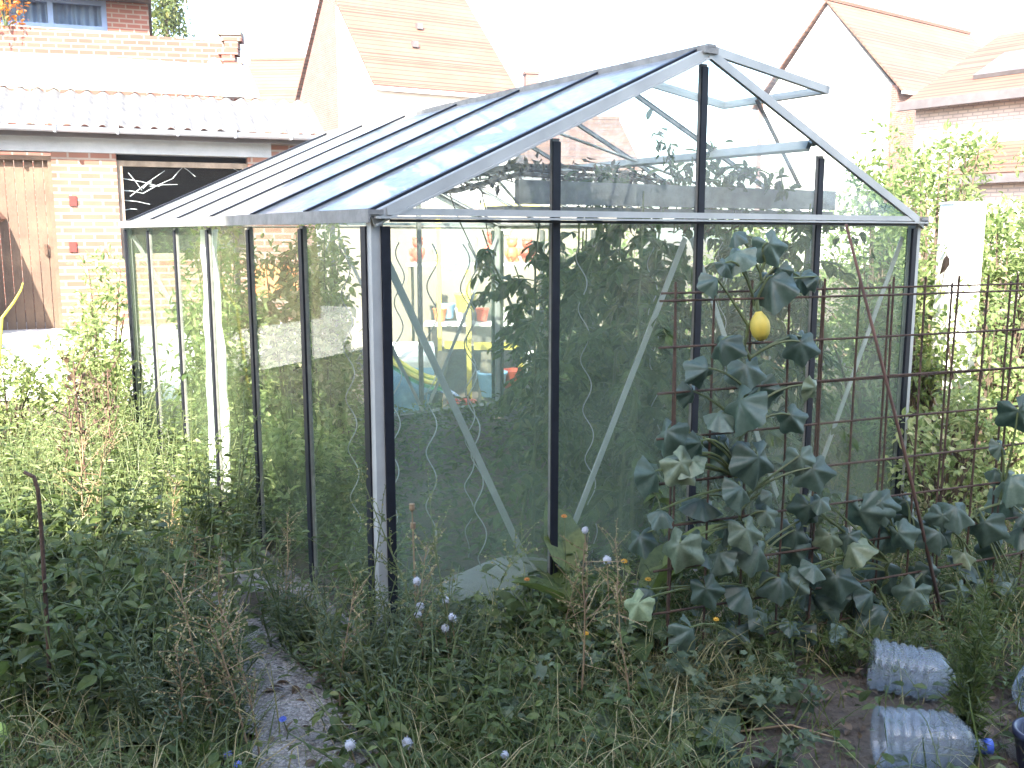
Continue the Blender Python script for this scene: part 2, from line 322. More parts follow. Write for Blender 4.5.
def squash_leaf_tmpl():
    n = 30; V = [[0,0,0]]; ring = []
    for j in range(n+1):
        a = -PI*.93 + 2*PI*.93*j/n                     # from the notch round
        lob = .70+.33*(1-abs(math.sin(a*2.5))**.85)+.025*math.sin(a*21)
        if abs(a) > 2.5: lob *= .92
        ring.append((math.sin(a)*lob*.58, .42+math.cos(a)*lob*.58-.02, lob))
    for k in (.5, 1.0):
        for j, (x, y, l) in enumerate(ring):
            a = -PI*.93+2*PI*.93*j/n
            z = .05*math.cos(a*5)*k - .24*k*k + (.02 if k == 1 and j % 2 else 0)
            V.append([x*k, .30+(y-.30)*k if True else y*k, z])
    V[0] = [0, .30, .05]; m = n+1
    f = [(0, 1+j+1, 1+j) for j in range(n)]
    f4 = [(1+j, 1+j+1, 1+m+j+1, 1+m+j) for j in range(n)]
    tri = f+[(a, b, c) for a, b, c, d in f4]+[(a, c, d) for a, b, c, d in f4]
    return np.array(V), np.array(tri)
SQ = squash_leaf_tmpl()
SQF = (SQ[0]-np.stack([0*SQ[0][:,0], 0*SQ[0][:,0], 0.7*np.abs(SQ[0][:,0])**1.3+.35*np.clip(SQ[0][:,1]-.5, 0, 1)**1.5], 1), SQ[1])
def nrm(a): return a/(np.linalg.norm(a, axis=-1, keepdims=True)+1e-9)
def leaves(mb, P, D, U, L, W, tmpl, tint, mi=0):
    P = np.atleast_2d(P); D = nrm(np.atleast_2d(D)); n = len(P); U = np.broadcast_to(np.atleast_2d(U), (n, 3))
    X = nrm(np.cross(D, U)+1e-6); Nn = np.cross(X, D); L = np.broadcast_to(L, (n,)); W = np.broadcast_to(W, (n,))
    t = tmpl[0]
    V = P[:, None]+t[None, :, 0:1]*(W[:, None]*X)[:, None]+t[None, :, 1:2]*(L[:, None]*D)[:, None]+t[None, :, 2:3]*(L[:, None]*Nn)[:, None]
    mb.bulk(V, tmpl[1], np.broadcast_to(tint, (n,)), mi)
def blades(mb, P, D, L, W, bend, tint, mi=0):
    """grass blades: 3 curved segments"""
    n = len(P); D = nrm(D); az = rng.uniform(0, 2*PI, n); H = np.stack([np.cos(az), np.sin(az), np.zeros(n)], 1); X = nrm(np.cross(D, H)+1e-6)
    V = np.zeros((n, 7, 3))
    for k, t in enumerate((0, .35, .7)):
        c = P+D*(L*t)[:, None]+H*(L*bend*t*t)[:, None]-np.array([0,0,1])*(L*bend*.5*t**3)[:, None]; w = (W*(1-t*.6))[:, None]
        V[:, 2*k] = c-X*w; V[:, 2*k+1] = c+X*w
    V[:, 6] = P+D*L[:, None]*.95+H*(L*bend)[:, None]-np.array([0,0,1])*(L*bend*.5)[:, None]
    mb.bulk(V, np.array([[0,1,3],[0,3,2],[2,3,5],[2,5,4],[4,5,6]]), tint, mi)
def curve(p, d, L, n=7, droop=.3, wob=.1, r=None):
    r = r or rng; p = np.array(p, float); d = nrm(np.array(d, float)); pts = [p.copy()]
    for i in range(n-1):
        d = nrm(d+r.normal(0, wob, 3)+np.array([0,0,-droop/n])); p = p+d*L/(n-1); pts.append(p.copy())
    return np.array(pts)
def along(pts, t):
    k = t*(len(pts)-1); i = np.clip(k.astype(int), 0, len(pts)-2); f = (k-i)[:, None]
    return pts[i]*(1-f)+pts[i+1]*f, nrm(pts[i+1]-pts[i])

def weed_meshes(seed, h, nst, nl, ll, ratio, tmpl, spread=.5, lean=.35, droop=.5, t0=.05, up=.35):
    """one leafy herb: (stem mesh builder, foliage mesh builder)"""
    r = np.random.default_rng(seed); st = MB(); fo = MB()
    for s in range(nst):
        a = r.uniform(0, 2*PI); d = np.array([math.cos(a)*lean*r.uniform(.2, 1.2), math.sin(a)*lean*r.uniform(.2, 1.2), 1])
        hh = h*r.uniform(.55, 1.05); base = np.array([math.cos(a), math.sin(a), 0])*r.uniform(0, spread*.25)
        c = curve(base, d, hh, 7, droop*.5, .12, r); st.tube(c, .004+.003*h, .0015, 4, tint=r.uniform(.2, .9), cap=False)
        k = max(3, int(nl*r.uniform(.7, 1.2))); t = np.sort(r.uniform(t0, 1, k)); P, T = along(c, t)
        az = np.arange(k)*2.4+r.uniform(0, 6); O = np.stack([np.cos(az), np.sin(az), np.zeros(k)], 1)
        D = nrm(O+T*up+r.normal(0, .25, (k, 3))-np.array([0,0,droop])*r.uniform(0, 1, (k, 1))); L = ll*(1.15-.6*t)*r.uniform(.6, 1.3, k)
        leaves(fo, P+O*.01, D, np.array([0,0,1.])+r.normal(0, .35, (k, 3)), L, L*ratio*r.uniform(.8, 1.2, k), tmpl, r.uniform(0, 1, k)**1.3*.85)
    return st, fo
def herb(name, st, fo, lm, label, cat, group=None, sm=None):
    root = empty(name, label=label, cat=cat, group=group); st.build('stems', sm or M['stem'], root); fo.build('foliage', lm, root); return root

def bush_builders(seed, rx, ry, h, nclump, nleaf, ll, ratio=.5, tmpl=OVAL, base=.1):
    """shrub: limbs plus leaf clumps spread through an uneven volume"""
    r = np.random.default_rng(seed); st = MB(); fo = MB()
    for i in range(nclump):
        u = r.uniform(0, 1); a = r.uniform(0, 2*PI); rad = r.uniform(.15, 1)**.6
        z = base+h*u*r.uniform(.85, 1.12); w = (1-.65*max(0, u-.45)/.55)*rad
        c = np.array([math.cos(a)*rx*w, math.sin(a)*ry*w, z])
        b = np.array([c[0]*.15, c[1]*.15, 0]); m = b*.4+c*.6+np.array([0,0,.1*h]); tt = np.linspace(0, 1, 5)[:, None]
        q = (1-tt)**2*b+2*tt*(1-tt)*m+tt**2*c
        if i % 2 == 0: st.tube(q, .006+.008*h, .003, 4, cap=False)
        k = int(nleaf*r.uniform(.5, 1.4)); s = .5*ll*4
        Q = c+nrm(r.normal(0, 1, (k, 3)))*r.uniform(.1, 1, (k, 1))**.5*np.array([s*1.2, s*1.2, s])
        D = nrm((Q-c)*1.0/s+r.normal(0, .5, (k, 3))+np.array([0,0,.1])); L = ll*r.uniform(.6, 1.3, k)
        leaves(fo, Q, D, np.array([0,0,1.])+r.normal(0, .5, (k, 3)), L, L*ratio, tmpl, np.clip(r.normal(.45, .2, k)+r.normal(0, .12), 0, 1))
    return st, fo

# ------------------------------------------------------------------ world and sun
EL, AZ = math.radians(37), math.radians(13)      # sun behind the camera, a little to the left
sun_dir = Vector((-math.sin(AZ)*math.cos(EL), -math.cos(AZ)*math.cos(EL), math.sin(EL)))
w = bpy.data.worlds.new('World'); S.world = w; w.use_nodes = True; nt = w.node_tree
bg = nt.nodes['Background']; sky = nt.nodes.new('ShaderNodeTexSky'); sky.sky_type = 'NISHITA'; sky.sun_disc = False
sky.sun_elevation = EL; sky.sun_rotation = math.atan2(sun_dir.x, sun_dir.y) % (2*PI); sky.air_density = 1.0; sky.dust_density = 2.0; sky.ozone_density = 1.0
nt.links.new(sky.outputs[0], bg.inputs[0]); bg.inputs[1].default_value = .15
sl = bpy.data.lights.new('sun', 'SUN'); sl.energy = 3.7; sl.angle = math.radians(.5); sl.color = (1, .93, .82)
so = bpy.data.objects.new('sun', sl); COL.objects.link(so); so.rotation_euler = sun_dir.to_track_quat('Z', 'Y').to_euler(); so.location = (0, 0, 30)
S.view_settings.view_transform = 'Standard'; S.view_settings.look = 'None'; S.view_settings.exposure = 3.05; S.view_settings.gamma = 1
S.view_settings.use_curve_mapping = False
S.cycles.max_bounces = 10; S.cycles.transparent_max_bounces = 40; S.cycles.diffuse_bounces = 4; S.cycles.glossy_bounces = 3
S.cycles.sample_clamp_indirect = 6; S.cycles.use_denoising = True
S.cycles.caustics_reflective = False; S.cycles.caustics_refractive = False

# closed box of even air added to imitate lens glare over the place
b = MB(); b.box((0, 80, 5.7), (330, 290, 14.6)); hz = newmat('haze_air'); pv = N(hz[1], 'VolumePrincipled'); pv.inputs['Density'].default_value = .0009; pv.inputs['Color'].default_value = (.96,.97,1,1); pv.inputs['Anisotropy'].default_value = .2
hz[1].links.new(pv.outputs[0], hz[2].inputs['Volume']); tag(b.build('haze', hz[0]), kind='stuff')
# ------------------------------------------------------------------ ground
def gz(x, y):                                      # the terrain's height: the yard at the back left lies higher
    t = np.clip((y-6.2)/3.2, 0, 1)*np.clip((-.5-x)/1.6, 0, 1); t = t*t*(3-2*t); s = lambda a: (lambda q: q*q*(3-2*q))(np.clip(a, 0, 1)); return .45*t*(1-s((x+2.6)/.8))-.55*s((y-7.9)/.9)*s((x+2.1)/.6)*s((1.4-x)/.7)*s((14-y)/1.5)
def sheet(xs, ys, z0, jitter=0):
    X, Y = np.meshgrid(xs, ys); Z = gz(X, Y)+z0
    if jitter: Z = Z+rng.normal(0, jitter, Z.shape)*(np.hypot(X, Y) < 12)
    V = np.stack([X, Y, Z], -1).reshape(-1, 3); nx = len(xs); fs = [(j*nx+i, j*nx+i+1, (j+1)*nx+i+1, (j+1)*nx+i) for j in range(len(ys)-1) for i in range(nx-1)]
    b = MB(); b.add(V, fs); return b
gx = np.concatenate([[-160,-90,-50,-25], np.linspace(-14, 14, 113), [25,50,90,160]]); gy = np.concatenate([[-60,-40,-20], np.linspace(-8, 18, 105), [25,40,80,140,220]])
tag(sheet(gx, gy, 0, .006).build('ground', M['soil'], smooth=True), kind='structure')
# trodden gravel path beside the greenhouse
pc = np.array([[-.45,2.2],[-.62,2.7],[-.86,3.15],[-1.22,3.75],[-1.42,4.1]])
tt = np.linspace(0, 1, 60); idx = tt*(len(pc)-1); px_ = np.interp(idx, range(len(pc)), pc[:,0]); py_ = np.interp(idx, range(len(pc)), pc[:,1])
V = []; fs = []
for i in range(60):
    d = np.array([px_[min(i+1,59)]-px_[max(i-1,0)], py_[min(i+1,59)]-py_[max(i-1,0)]]); d /= np.linalg.norm(d); n2 = np.array([d[1], -d[0]])
    for k in range(5):
        q = np.array([px_[i], py_[i]])+n2*(k-2)/2*(.19+.05*math.sin(i*1.3+k)+rng.normal(0, .015)); V.append([q[0], q[1], gz(q[0], q[1])+.022-.004*abs(k-2)])
    if i: fs += [((i-1)*5+k, (i-1)*5+k+1, i*5+k+1, i*5+k) for k in range(4)]
b = MB(); b.add(V, [f[::-1] for f in fs]); tag(b.build('gravel_path', M['gravel'], smooth=True), kind='structure')
# pale paved yard in front of the outbuilding
xs = np.linspace(-9.5, -2.3, 30); ys = np.linspace(7.6, 11.6, 22); b = sheet(xs, ys, .03); tag(b.build('yard_paving', M['white_concrete']), kind='structure')

# ------------------------------------------------------------------ greenhouse
TH, CX, CY, ZB = .5762, -.4712, 3.305, .05
BS, BG, GH, GR = .6688, .755, 1.559, .681
W, LN = 4*BG, 6*BS
def gl2w(p): c, s = math.cos(TH), math.sin(TH); return np.array([CX+p[0]*c-p[1]*s, CY+p[0]*s+p[1]*c, ZB+p[2]])
G = empty('greenhouse', (CX, CY, ZB), TH, 'large old aluminium and glass greenhouse with an open roof vent in the garden', 'greenhouse')
SX, SZ = W/2, GR; SLN = math.hypot(SX, SZ); nL = np.array([-SZ, 0, SX])/SLN; nR = np.array([SZ, 0, SX])/SLN
roofz = lambda x: GH+GR*(1-abs(x-SX)/SX)
# plinth
b = MB(); pw = .10
b.box((W/2, -.06, -.05), (W+.30, .12, .11)); b.box((W/2, LN+.06, -.05), (W+.30, .12, .11)); b.box((-.075, LN/2, -.052), (.15, LN, .106)); b.box((W+.075, LN/2, -.052), (.15, LN, .106))
b.build('plinth', M['concrete'], G)
def bar(name, p, q, up, w=.036, mat='alu_dirty', seal=True, depth=.018):
    p = np.array(p, float); q = np.array(q, float); up = np.array(up, float)
    b = MB(); b.beam(p, q, w-.002, depth, up); o = b.build(name, M[mat], G)
    if seal:
        c = MB(); off = nrm(up)*(depth/2+.004); e = nrm(q-p)*.012; c.beam(p+off+e, q+off-e, w, .009, up); c.build('seal', M['seal'], o)
    return o
for x, y in ((0,0),(W,0),(0,LN),(W,LN)):
    b = MB(); b.box((x, y, GH/2), (.044, .044, GH)); o = b.build('corner_post', M['alu'], G)
    sx = -1 if x == 0 else 1; sy = -1 if y == 0 else 1
    c = MB(); c.box((x-sx*.030, y+sy*.022, GH/2), (.034, .014, GH-.07)); c.build('seal', M['seal'], o)
    c = MB(); c.box((x+sx*.022, y-sy*.034, GH/2), (.014, .040, GH-.07)); c.build('seal', M['seal'], o)
for i in range(1, 6):
    bar('glazing_bar', (0, i*BS, 0), (0, i*BS, GH-.03), (-1,0,0)); bar('glazing_bar', (W, i*BS, 0), (W, i*BS, GH-.03), (1,0,0))
for i in range(1, 4):
    x = i*BG
    bar('gable_post', (x, 0, 0), (x, 0, roofz(x)-.045), (0,-1,0), .034); bar('gable_post', (x, LN, 0), (x, LN, roofz(x)-.045), (0,1,0), .034)
for x, s in ((0,-1),(W,1)):
    b = MB(); b.box((x+s*.012, LN/2, GH+.012), (.050, LN+.10, .016)); b.box((x+s*.040, LN/2, GH+.000), (.008, LN+.10, .046)); b.build('eave_gutter', M['alu_dirty'], G)
for y, s in ((0,-1),(LN,1)):
    b = MB(); b.box((W/2, y+s*.038, GH+.014), (W-.06, .012, .024)); b.box((W/2, y+s*.046, GH-.006), (W+.04, .034, .008)); b.build('gable_rail', M['alu'], G)
    c = MB(); c.box((W/2, y+s*.040, GH-.016), (W-.08, .006, .010)); c.build('gable_rail_seal', M['seal'], G)
def roofpt(side, u, y, off=0):                     # u 0 at eave .. 1 at ridge
    x = u*SX if side < 0 else W-u*SX; n = nL if side < 0 else nR; return np.array([x, y, GH+.012+GR*u])+n*off
for side, n in ((-1, nL), (1, nR)):
    for i in range(1, 6): bar('roof_bar', roofpt(side, .0, i*BS), roofpt(side, .985, i*BS), n, .020, depth=.012)
    for y, s in ((0,-1),(LN,1)):
        b = MB(); p, q = roofpt(side, -.02, y), roofpt(side, .995, y); d = np.array([0, s, 0])
        b.beam(p+d*.008, q+d*.008, .055, .012, n); b.beam(p+d*.034-n*.018, q+d*.034-n*.018, .006, .044, n); b.beam(p+d*.042-n*.034, q+d*.042-n*.034, .010, .008, n); o = b.build('verge_rafter', M['alu'], G)
        c = MB(); c.beam(p-d*.014+n*.011, q-d*.014+n*.011, .028, .010, n); c.build('seal', M['seal'], o)
    b = MB(); b.beam(roofpt(side, .52, .03, -.03), roofpt(side, .52, LN-.03, -.03), .028, .036, n); b.build('purlin', M['alu'], G)
    b = MB(); b.beam(roofpt(side, .02, BS*1.0, -.03), roofpt(side, .97, BS*2.6, -.03), .03, .008, n); b.build('roof_brace', M['alu'], G)
    b = MB(); b.beam(roofpt(side, .02, LN-BS, -.03), roofpt(side, .97, LN-BS*2.6, -.03), .03, .008, n); b.build('roof_brace', M['alu'], G)
b = MB(); b.box((SX, LN/2, GH+GR+.004), (.075, LN+.10, .026)); b.box((SX, LN/2, GH+GR+.020), (.045, LN+.10, .016)); b.build('ridge_bar', M['alu_dirty'], G)
# braces of the gables (W pattern) and of the near side
for y, s in ((0, 1), (LN, -1)):
    for x0, x1 in ((0,1),(2,1),(2,3),(4,3)):
        b = MB(); yy = y+s*(.045+.012*(x0 == 2)); b.beam((x0*BG+(.03 if x0 == 0 else -.03 if x0 == 4 else (-.02 if x1 == 1 else .02)), yy, GH-.08), (x1*BG+(.02 if x0 > x1 else -.02), yy, .03), .027, .006, (0,1,0)); b.build('brace', M['alu'], G)
# glass
T = .004
def pane(poly, n, mat): b = MB(); b.prism(poly, n, T); return b.build('glass_pane', M[mat], G)
g = .012
for i in range(6):
    y0, y1 = i*BS+g, (i+1)*BS-g
    if i == 0: y0 += .02
    if i == 5: y1 -= .02
    for x, s in ((0,-1),(W,1)): pane([(x, y0, .01), (x, y1, .01), (x, y1, GH-.005), (x, y0, GH-.005)], (s,0,0), 'glass_side')
    pane([roofpt(-1, .0, y0), roofpt(-1, .0, y1), roofpt(-1, .97, y1), roofpt(-1, .97, y0)], nL, 'glass_roof')
    if i == 0: pane([roofpt(1, .0, y0), roofpt(1, .0, y1), roofpt(1, .50, y1), roofpt(1, .50, y0)], nR, 'glass_roof_clear')
    else: pane([roofpt(1, .0, y0), roofpt(1, .0, y1), roofpt(1, .97, y1), roofpt(1, .97, y0)], nR, 'glass_roof_clear')
for y, s in ((0,-1),(LN,1)):
    for i in range(4):
        x0, x1 = i*BG+.02, (i+1)*BG-.02
        if i == 0: x0 += .01
        if i == 3: x1 -= .01
        pane([(x0, y, .01), (x1, y, .01), (x1, y, GH-.012), (x0, y, GH-.012)], (0,s,0), 'glass_gable')
        pane([(x0, y, GH+.005), (x1, y, GH+.005), (x1, y, roofz(x1)-.005), (x0, y, roofz(x0)-.005)], (0,s,0), 'glass_top')
# open roof vent (right slope, first bay), hinged at the ridge
vy0, vy1, VL, VA = .02, BS+.0, .76, math.radians(8)
vp = lambda u, y, o=0: np.array([SX+.05+u*VL*math.cos(VA)+o*math.sin(VA), y, GH+GR+.022-u*VL*math.sin(VA)+o*math.cos(VA)])
b = MB(); nv = np.array([math.sin(VA), 0, math.cos(VA)])
for y in (vy0, vy1): b.beam(vp(0, y), vp(1, y), .024, .036, nv)
for u in (0.02, 1): b.beam(vp(u, vy0-.012), vp(u, vy1+.012), .024, .034, nv)
vo = b.build('roof_vent', M['alu'], G)
b = MB(); b.prism([vp(.03, vy0+.012), vp(.98, vy0+.012), vp(.98, vy1-.012), vp(.03, vy1-.012)], nv, T); b.build('vent_glass', M['glass_roof_clear'], vo)
b = MB(); e = roofpt(1, .30, (vy0+vy1)/2, -.05); b.beam(vp(.86, (vy0+vy1)/2, -.03), e, .016, .012, (0,1,0)); b.build('vent_prop', M['rust'], vo)
b = MB(); b.beam(roofpt(1, .51, 0.02, -.004), roofpt(1, .51, BS, -.004), .03, .02, nR); b.build('vent_sill', M['alu'], G)

# ------------------------------------------------------------------ things inside the greenhouse
def tomato_proto(seed):
    r = np.random.default_rng(seed); st = MB(); fo = MB(); h = r.uniform(1.35, 1.75)
    for s in range(2):
        c = curve([r.normal(0, .04), r.normal(0, .04), 0], [r.normal(0, .10), r.normal(0, .10), 1], h*r.uniform(.85, 1), 9, .1, .07, r); st.tube(c, .009, .004, 5, cap=False)
        for k in range(17):
            t = np.array([.06+.93*k/17]); P, Tn = along(c, t); a = k*2.4+s; O = np.array([math.cos(a), math.sin(a), .35]); L = r.uniform(.22, .34)*(1.1-.45*t[0])
            rc = curve(P[0], O, L, 6, 1.7, .1, r); st.tube(rc, .003, .0015, 3, cap=False)
            m = 13; tt = np.linspace(.15, 1, m); Q, TT = along(rc, tt); side = np.where(np.arange(m) % 2 == 0, 1, -1)[:, None]
            S2 = nrm(np.cross(TT, [0,0,1.]))*side; D = S2*.8+TT*.6+r.normal(0, .25, (m, 3))+np.array([0,0,-.35]); D[-1] = TT[-1]; l = r.uniform(.05, .095, m)
            leaves(fo, Q, D, np.array([0,0,1.])+r.normal(0, .3, (m, 3)), l, l*.55, OVAL, r.uniform(0, .9, m))
    return st, fo
TL = 'tall leafy green tomato plant growing in the crowded rows inside the greenhouse'; TG = 'tomato plants inside the greenhouse'
tp = [herb('tomato_plant', *tomato_proto(40+i), M['tomato'], TL, 'tomato plant', TG) for i in range(4)]
spots = [(1.05,.55),(1.5,.75),(1.95,.5),(2.4,.8),(2.78,.5),(1.35,1.2),(1.85,1.3),(2.3,1.35),(2.75,1.25),(1.3,1.9),(1.9,2.0),(2.45,2.0),(2.8,2.2),(1.5,2.6),(2.1,2.75),(2.7,2.9),(2.4,3.5),
         (1.9,3.55),(.22,2.9),(.25,3.5),(.95,3.3),(2.75,3.6),(1.75,.28),(2.2,.25),(1.3,.25),(2.6,.28),(2.1,1.0),(2.55,1.7),(.3,2.3),(1.75,1.7),(2.1,2.3),(2.5,2.55),(1.7,1.05),(2.65,.95),(1.2,.9),(2.3,.55),(1.55,.5),(1.95,3.0),(1.6,2.2),(2.9,1.7),(2.85,2.6)]
def px_of(q): return 512+F*q[0]/(q[1]*CP)
spots = [s for s in spots if not 345 < px_of(gl2w((s[0], s[1], 0))) < 525 or s[1] < .3]
for i, (x, y) in enumerate(spots):
    o = tp[i] if i < 4 else copy_tree(tp[i % 4]); q = gl2w((x+random.uniform(-.06,.06), y, -.03)); o.location = tuple(q); o.rotation_euler[2] = random.uniform(0, 6.28)
    k = random.uniform(.85, 1.06)*( .7 if x < .4 else 1); o.scale = (k*1.05, k*1.05, k)
# low plants along the near side, inside
LLb = 'low bushy green plant crowding the greenhouse floor behind the long side panes'; LG = 'low plants along the inside of the long glass side'
lp = [herb('low_plant', *weed_meshes(60+i, .75, 9, 20, .10, .45, OVAL, .8, .55), M['weed'], LLb, 'plant', LG) for i in range(3)]
k = 0
for y in np.linspace(.35, 3.8, 12):
    for x in (.20, .62):
        if y < 1.2 and x > .4: continue
        o = lp[k] if k < 3 else copy_tree(lp[k % 3]); k += 1
        o.location = tuple(gl2w((x+random.uniform(-.08,.08), y+random.uniform(-.1,.1), -.03))); o.rotation_euler[2] = random.uniform(0, 6.28); s = random.uniform(.6, 1.0)*(1.1 if y > 1.5 and x < .4 else .72); o.scale = (s,)*3
SL = 'wavy silver spiral stake standing among the tomato plants behind the gable glass'
def spiral():
    t = np.linspace(0, 1, 90); z = t*1.5; a = t*2*PI*6.5; R = .022*np.minimum(1, t*8); b = MB(); b.tube(np.stack([R*np.cos(a), R*np.sin(a), z], 1), .0027, .0027, 5)
    return b.build('spiral_stake', M['alu'])
sp0 = spiral(); sp0.data.polygons.foreach_set('use_smooth', np.ones(len(sp0.data.polygons), bool))
for i, (x, y) in enumerate([(.42,.42),(.62,.30),(.52,1.0),(.30,.9),(1.25,.35),(1.62,.32),(.80,.75),(2.1,.4)]):
    o = sp0 if i == 0 else sp0.copy()
    if i: COL.objects.link(o)
    tag(o, SL, 'plant stake', 'spiral stakes in the greenhouse'); o.location = tuple(gl2w((x, y, -.04))); o.rotation_euler = (random.uniform(-.06,.06), random.uniform(-.06,.06), random.uniform(0, 6))
# plank shelf hung across inside the gable
b = MB(); b.box((1.88, .42, GH+.115), (2.04, .035, .10)); b.box((1.86, .50, GH+.045), (2.12, .14, .022)); o = b.build('plank_shelf', M['alu_dirty']); o.location = (CX, CY, ZB); o.rotation_euler[2] = TH
tag(o, 'long pale plank hung across the greenhouse just above the gable rail', 'shelf')
# dry vine branch under the roof
r = np.random.default_rng(5); root = empty('vine_branch', gl2w((.62, 1.15, GH+.17)), TH, 'dry brown vine branch with shrivelled leaves lying across the greenhouse roof space', 'branch')
st = MB(); fo = MB(); main = np.array([[.0,0,.0],[.3,-.05,.03],[.7,-.02,.09],[1.1,.03,.10],[1.5,.0,.08],[1.9,.05,.02],[2.2,0,-.1]])
for off in ((0,0,0),(0,.03,.025),(.02,-.02,-.03)): st.tube(main+np.array(off)+r.normal(0, .012, main.shape), .016, .008, 6)
for k in range(16):
    t = np.array([r.uniform(.0, 1)]); P, Tn = along(main, t); c = curve(P[0], r.normal(0, 1, 3)*np.array([.8,.6,.9])+np.array([.3,0,.2]), r.uniform(.2, .5), 5, .8, .2, r); st.tube(c, .005, .002, 4)
st.build('branch', M['branch'], root)
P, Tn = along(main, r.uniform(0, .75, 420)); k = len(P); L = r.uniform(.03, .07, k); leaves(fo, P+r.normal(0, .035, (k, 3)), r.normal(0, .6, (k, 3))+np.array([0,0,-.6]), r.normal(0, 1, (k, 3)), L, L*.4, SLIM, r.uniform(0, .7, k)); fo.build('shrivelled_leaves', M['deadleaf'], root)
# green shoots of vine in the roof space to the right
r = np.random.default_rng(9); root = empty('vine', gl2w((1.95, .62, 0)), TH, 'green leafy vine climbing into the greenhouse roof right of the middle post', 'vine'); st = MB(); fo = MB()
for s in range(12):
    c = curve([r.normal(0, .12), r.normal(0, .15), 1.5], [r.normal(.25, .5), r.normal(0, .3), .9], r.uniform(.45, .8), 8, 1.6, .18, r); st.tube(c, .005, .002, 4); k = 64; P, Tn = along(c, r.uniform(.1, 1, k)); L = r.uniform(.04, .085, k)
    leaves(fo, P+r.normal(0, .03, (k, 3)), r.normal(0, .7, (k, 3))+np.array([0,0,-.3]), np.array([0,0,1.])+r.normal(0, .5, (k, 3)), L, L*.5, OVAL, r.uniform(0, .9, k))
st.tube([[0,0,0],[.02,.02,.7],[0,0,1.35]], .012, .008, 6); st.build('stems', M['bark'], root); fo.build('foliage', M['tomato'], root)
# grey sack lying on the floor just inside the gable
b = MB(); b.ball((0,0,0), (.33,.17,.085), 20, 12); o = b.build('grey_sack', M['stonebag'], smooth=True); v = o.data.vertices
for q in v: q.co.x += .02*math.sin(q.co.y*40); q.co.z = max(q.co.z*(1+.15*math.sin(q.co.x*17)), -.04)
o.location = tuple(gl2w((.66, .24, .03))); o.rotation_euler[2] = TH+.15; tag(o, 'pale grey sack lying on the ground behind the first gable pane', 'sack')
# white strip added as a stand-in for a bright reflection in the side pane
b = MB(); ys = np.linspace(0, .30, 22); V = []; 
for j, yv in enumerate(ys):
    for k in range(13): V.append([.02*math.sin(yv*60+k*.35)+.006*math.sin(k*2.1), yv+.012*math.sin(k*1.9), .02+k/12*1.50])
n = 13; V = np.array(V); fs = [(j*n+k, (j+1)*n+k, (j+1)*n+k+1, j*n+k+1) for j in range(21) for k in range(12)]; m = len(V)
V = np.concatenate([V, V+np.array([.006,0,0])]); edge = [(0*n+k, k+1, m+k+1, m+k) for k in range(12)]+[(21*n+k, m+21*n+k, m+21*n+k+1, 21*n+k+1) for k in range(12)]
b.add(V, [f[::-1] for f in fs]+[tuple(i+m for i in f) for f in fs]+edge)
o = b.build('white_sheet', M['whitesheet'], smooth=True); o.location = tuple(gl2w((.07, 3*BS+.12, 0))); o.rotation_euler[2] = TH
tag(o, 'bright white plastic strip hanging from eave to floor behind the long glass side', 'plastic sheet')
# tall bushy plants lit by the sun along the far half of the long side
TT2 = 'tall yellow green plant pressing against the sunlit far panes of the long glass side'
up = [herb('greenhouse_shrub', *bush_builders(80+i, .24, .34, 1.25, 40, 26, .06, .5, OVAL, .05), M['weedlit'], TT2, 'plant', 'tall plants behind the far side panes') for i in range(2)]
for i, (x, y) in enumerate([(.33,1.75),(.36,2.45),(.33,3.05),(.36,3.6),(.95,2.9),(.9,3.6),(1.15,3.35),(.75,2.4),(1.3,3.75),(.6,3.8)]):
    o = up[i] if i < 2 else copy_tree(up[i % 2]); o.location = tuple(gl2w((x, y, -.03))); o.rotation_euler[2] = TH+(PI if i % 3 == 0 else 0); o.scale = (1, 1, random.uniform(.85, 1.02)*(1.18 if y > 2.8 else 1))

# ------------------------------------------------------------------ play corner beyond the far gable
PY = 9.3
# low rendered wall behind the play corner
p0, p1 = at(322, 300, 11.4), at(640, 300, 12.2); b = MB()
d = p1-p0; d[2] = 0; Lw = np.linalg.norm(d); b.box((Lw/2, 0, .85), (Lw, .2, 1.7)); o = b.build('rendered_wall', M['beige']); o.location = (p0[0], p0[1], gz(p0[0], p0[1])-.1); o.rotation_euler[2] = math.atan2(d[1], d[0]); tag(o, 'beige rendered garden wall behind the shelves of toys', 'wall')
def shelf(px0, px1, py, Y, label):
    a, c = at(px0, py, Y), at(px1, py, Y); root = empty('toy_shelf', ((a[0]+c[0])/2, Y, a[2]), 0, label, 'shelf'); w2 = c[0]-a[0]; b = MB(); b.box((0,0,-.015), (w2, .34, .03)); b.build('board', M['white'], root)
    for sx in (-1, 1):
        b = MB(); hz = a[2]-float(gz(a[0], Y))-.03; b.box((sx*(w2/2-.03), 0, -.03-hz/2), (.035, .30, hz)); b.build('leg', M['wood_grey'], root)
    return a[0], c[0], a[2], Y
s1 = shelf(408, 540, 263, 10.7, 'white board shelf holding red and white toys, seen through the first gable pane')
s2 = shelf(425, 545, 322, 10.4, 'lower white board shelf with small pots, seen below the toy shelf')
def toy(px, py, Y, s, mat, label, ears=True):
    b = MB(); b.ball((0,0,s*.45), (s*.36, s*.30, s*.45)); b.ball((0,-.02*s,s*1.05), (s*.30, s*.28, s*.28))
    for sx in (-1, 1):
        if ears: b.ball((sx*s*.22, 0, s*1.28), s*.11, 8, 6)
        b.ball((sx*s*.36, -s*.12, s*.55), (s*.12, s*.12, s*.24), 8, 6); b.ball((sx*s*.2, -s*.28, s*.14), (s*.13, s*.24, s*.13), 8, 6)
    o = b.build('soft_toy', mat, smooth=True); q = at(px, py, Y); o.location = tuple(q); o.rotation_euler[2] = random.uniform(-.5, .5); return tag(o, label, 'toy')
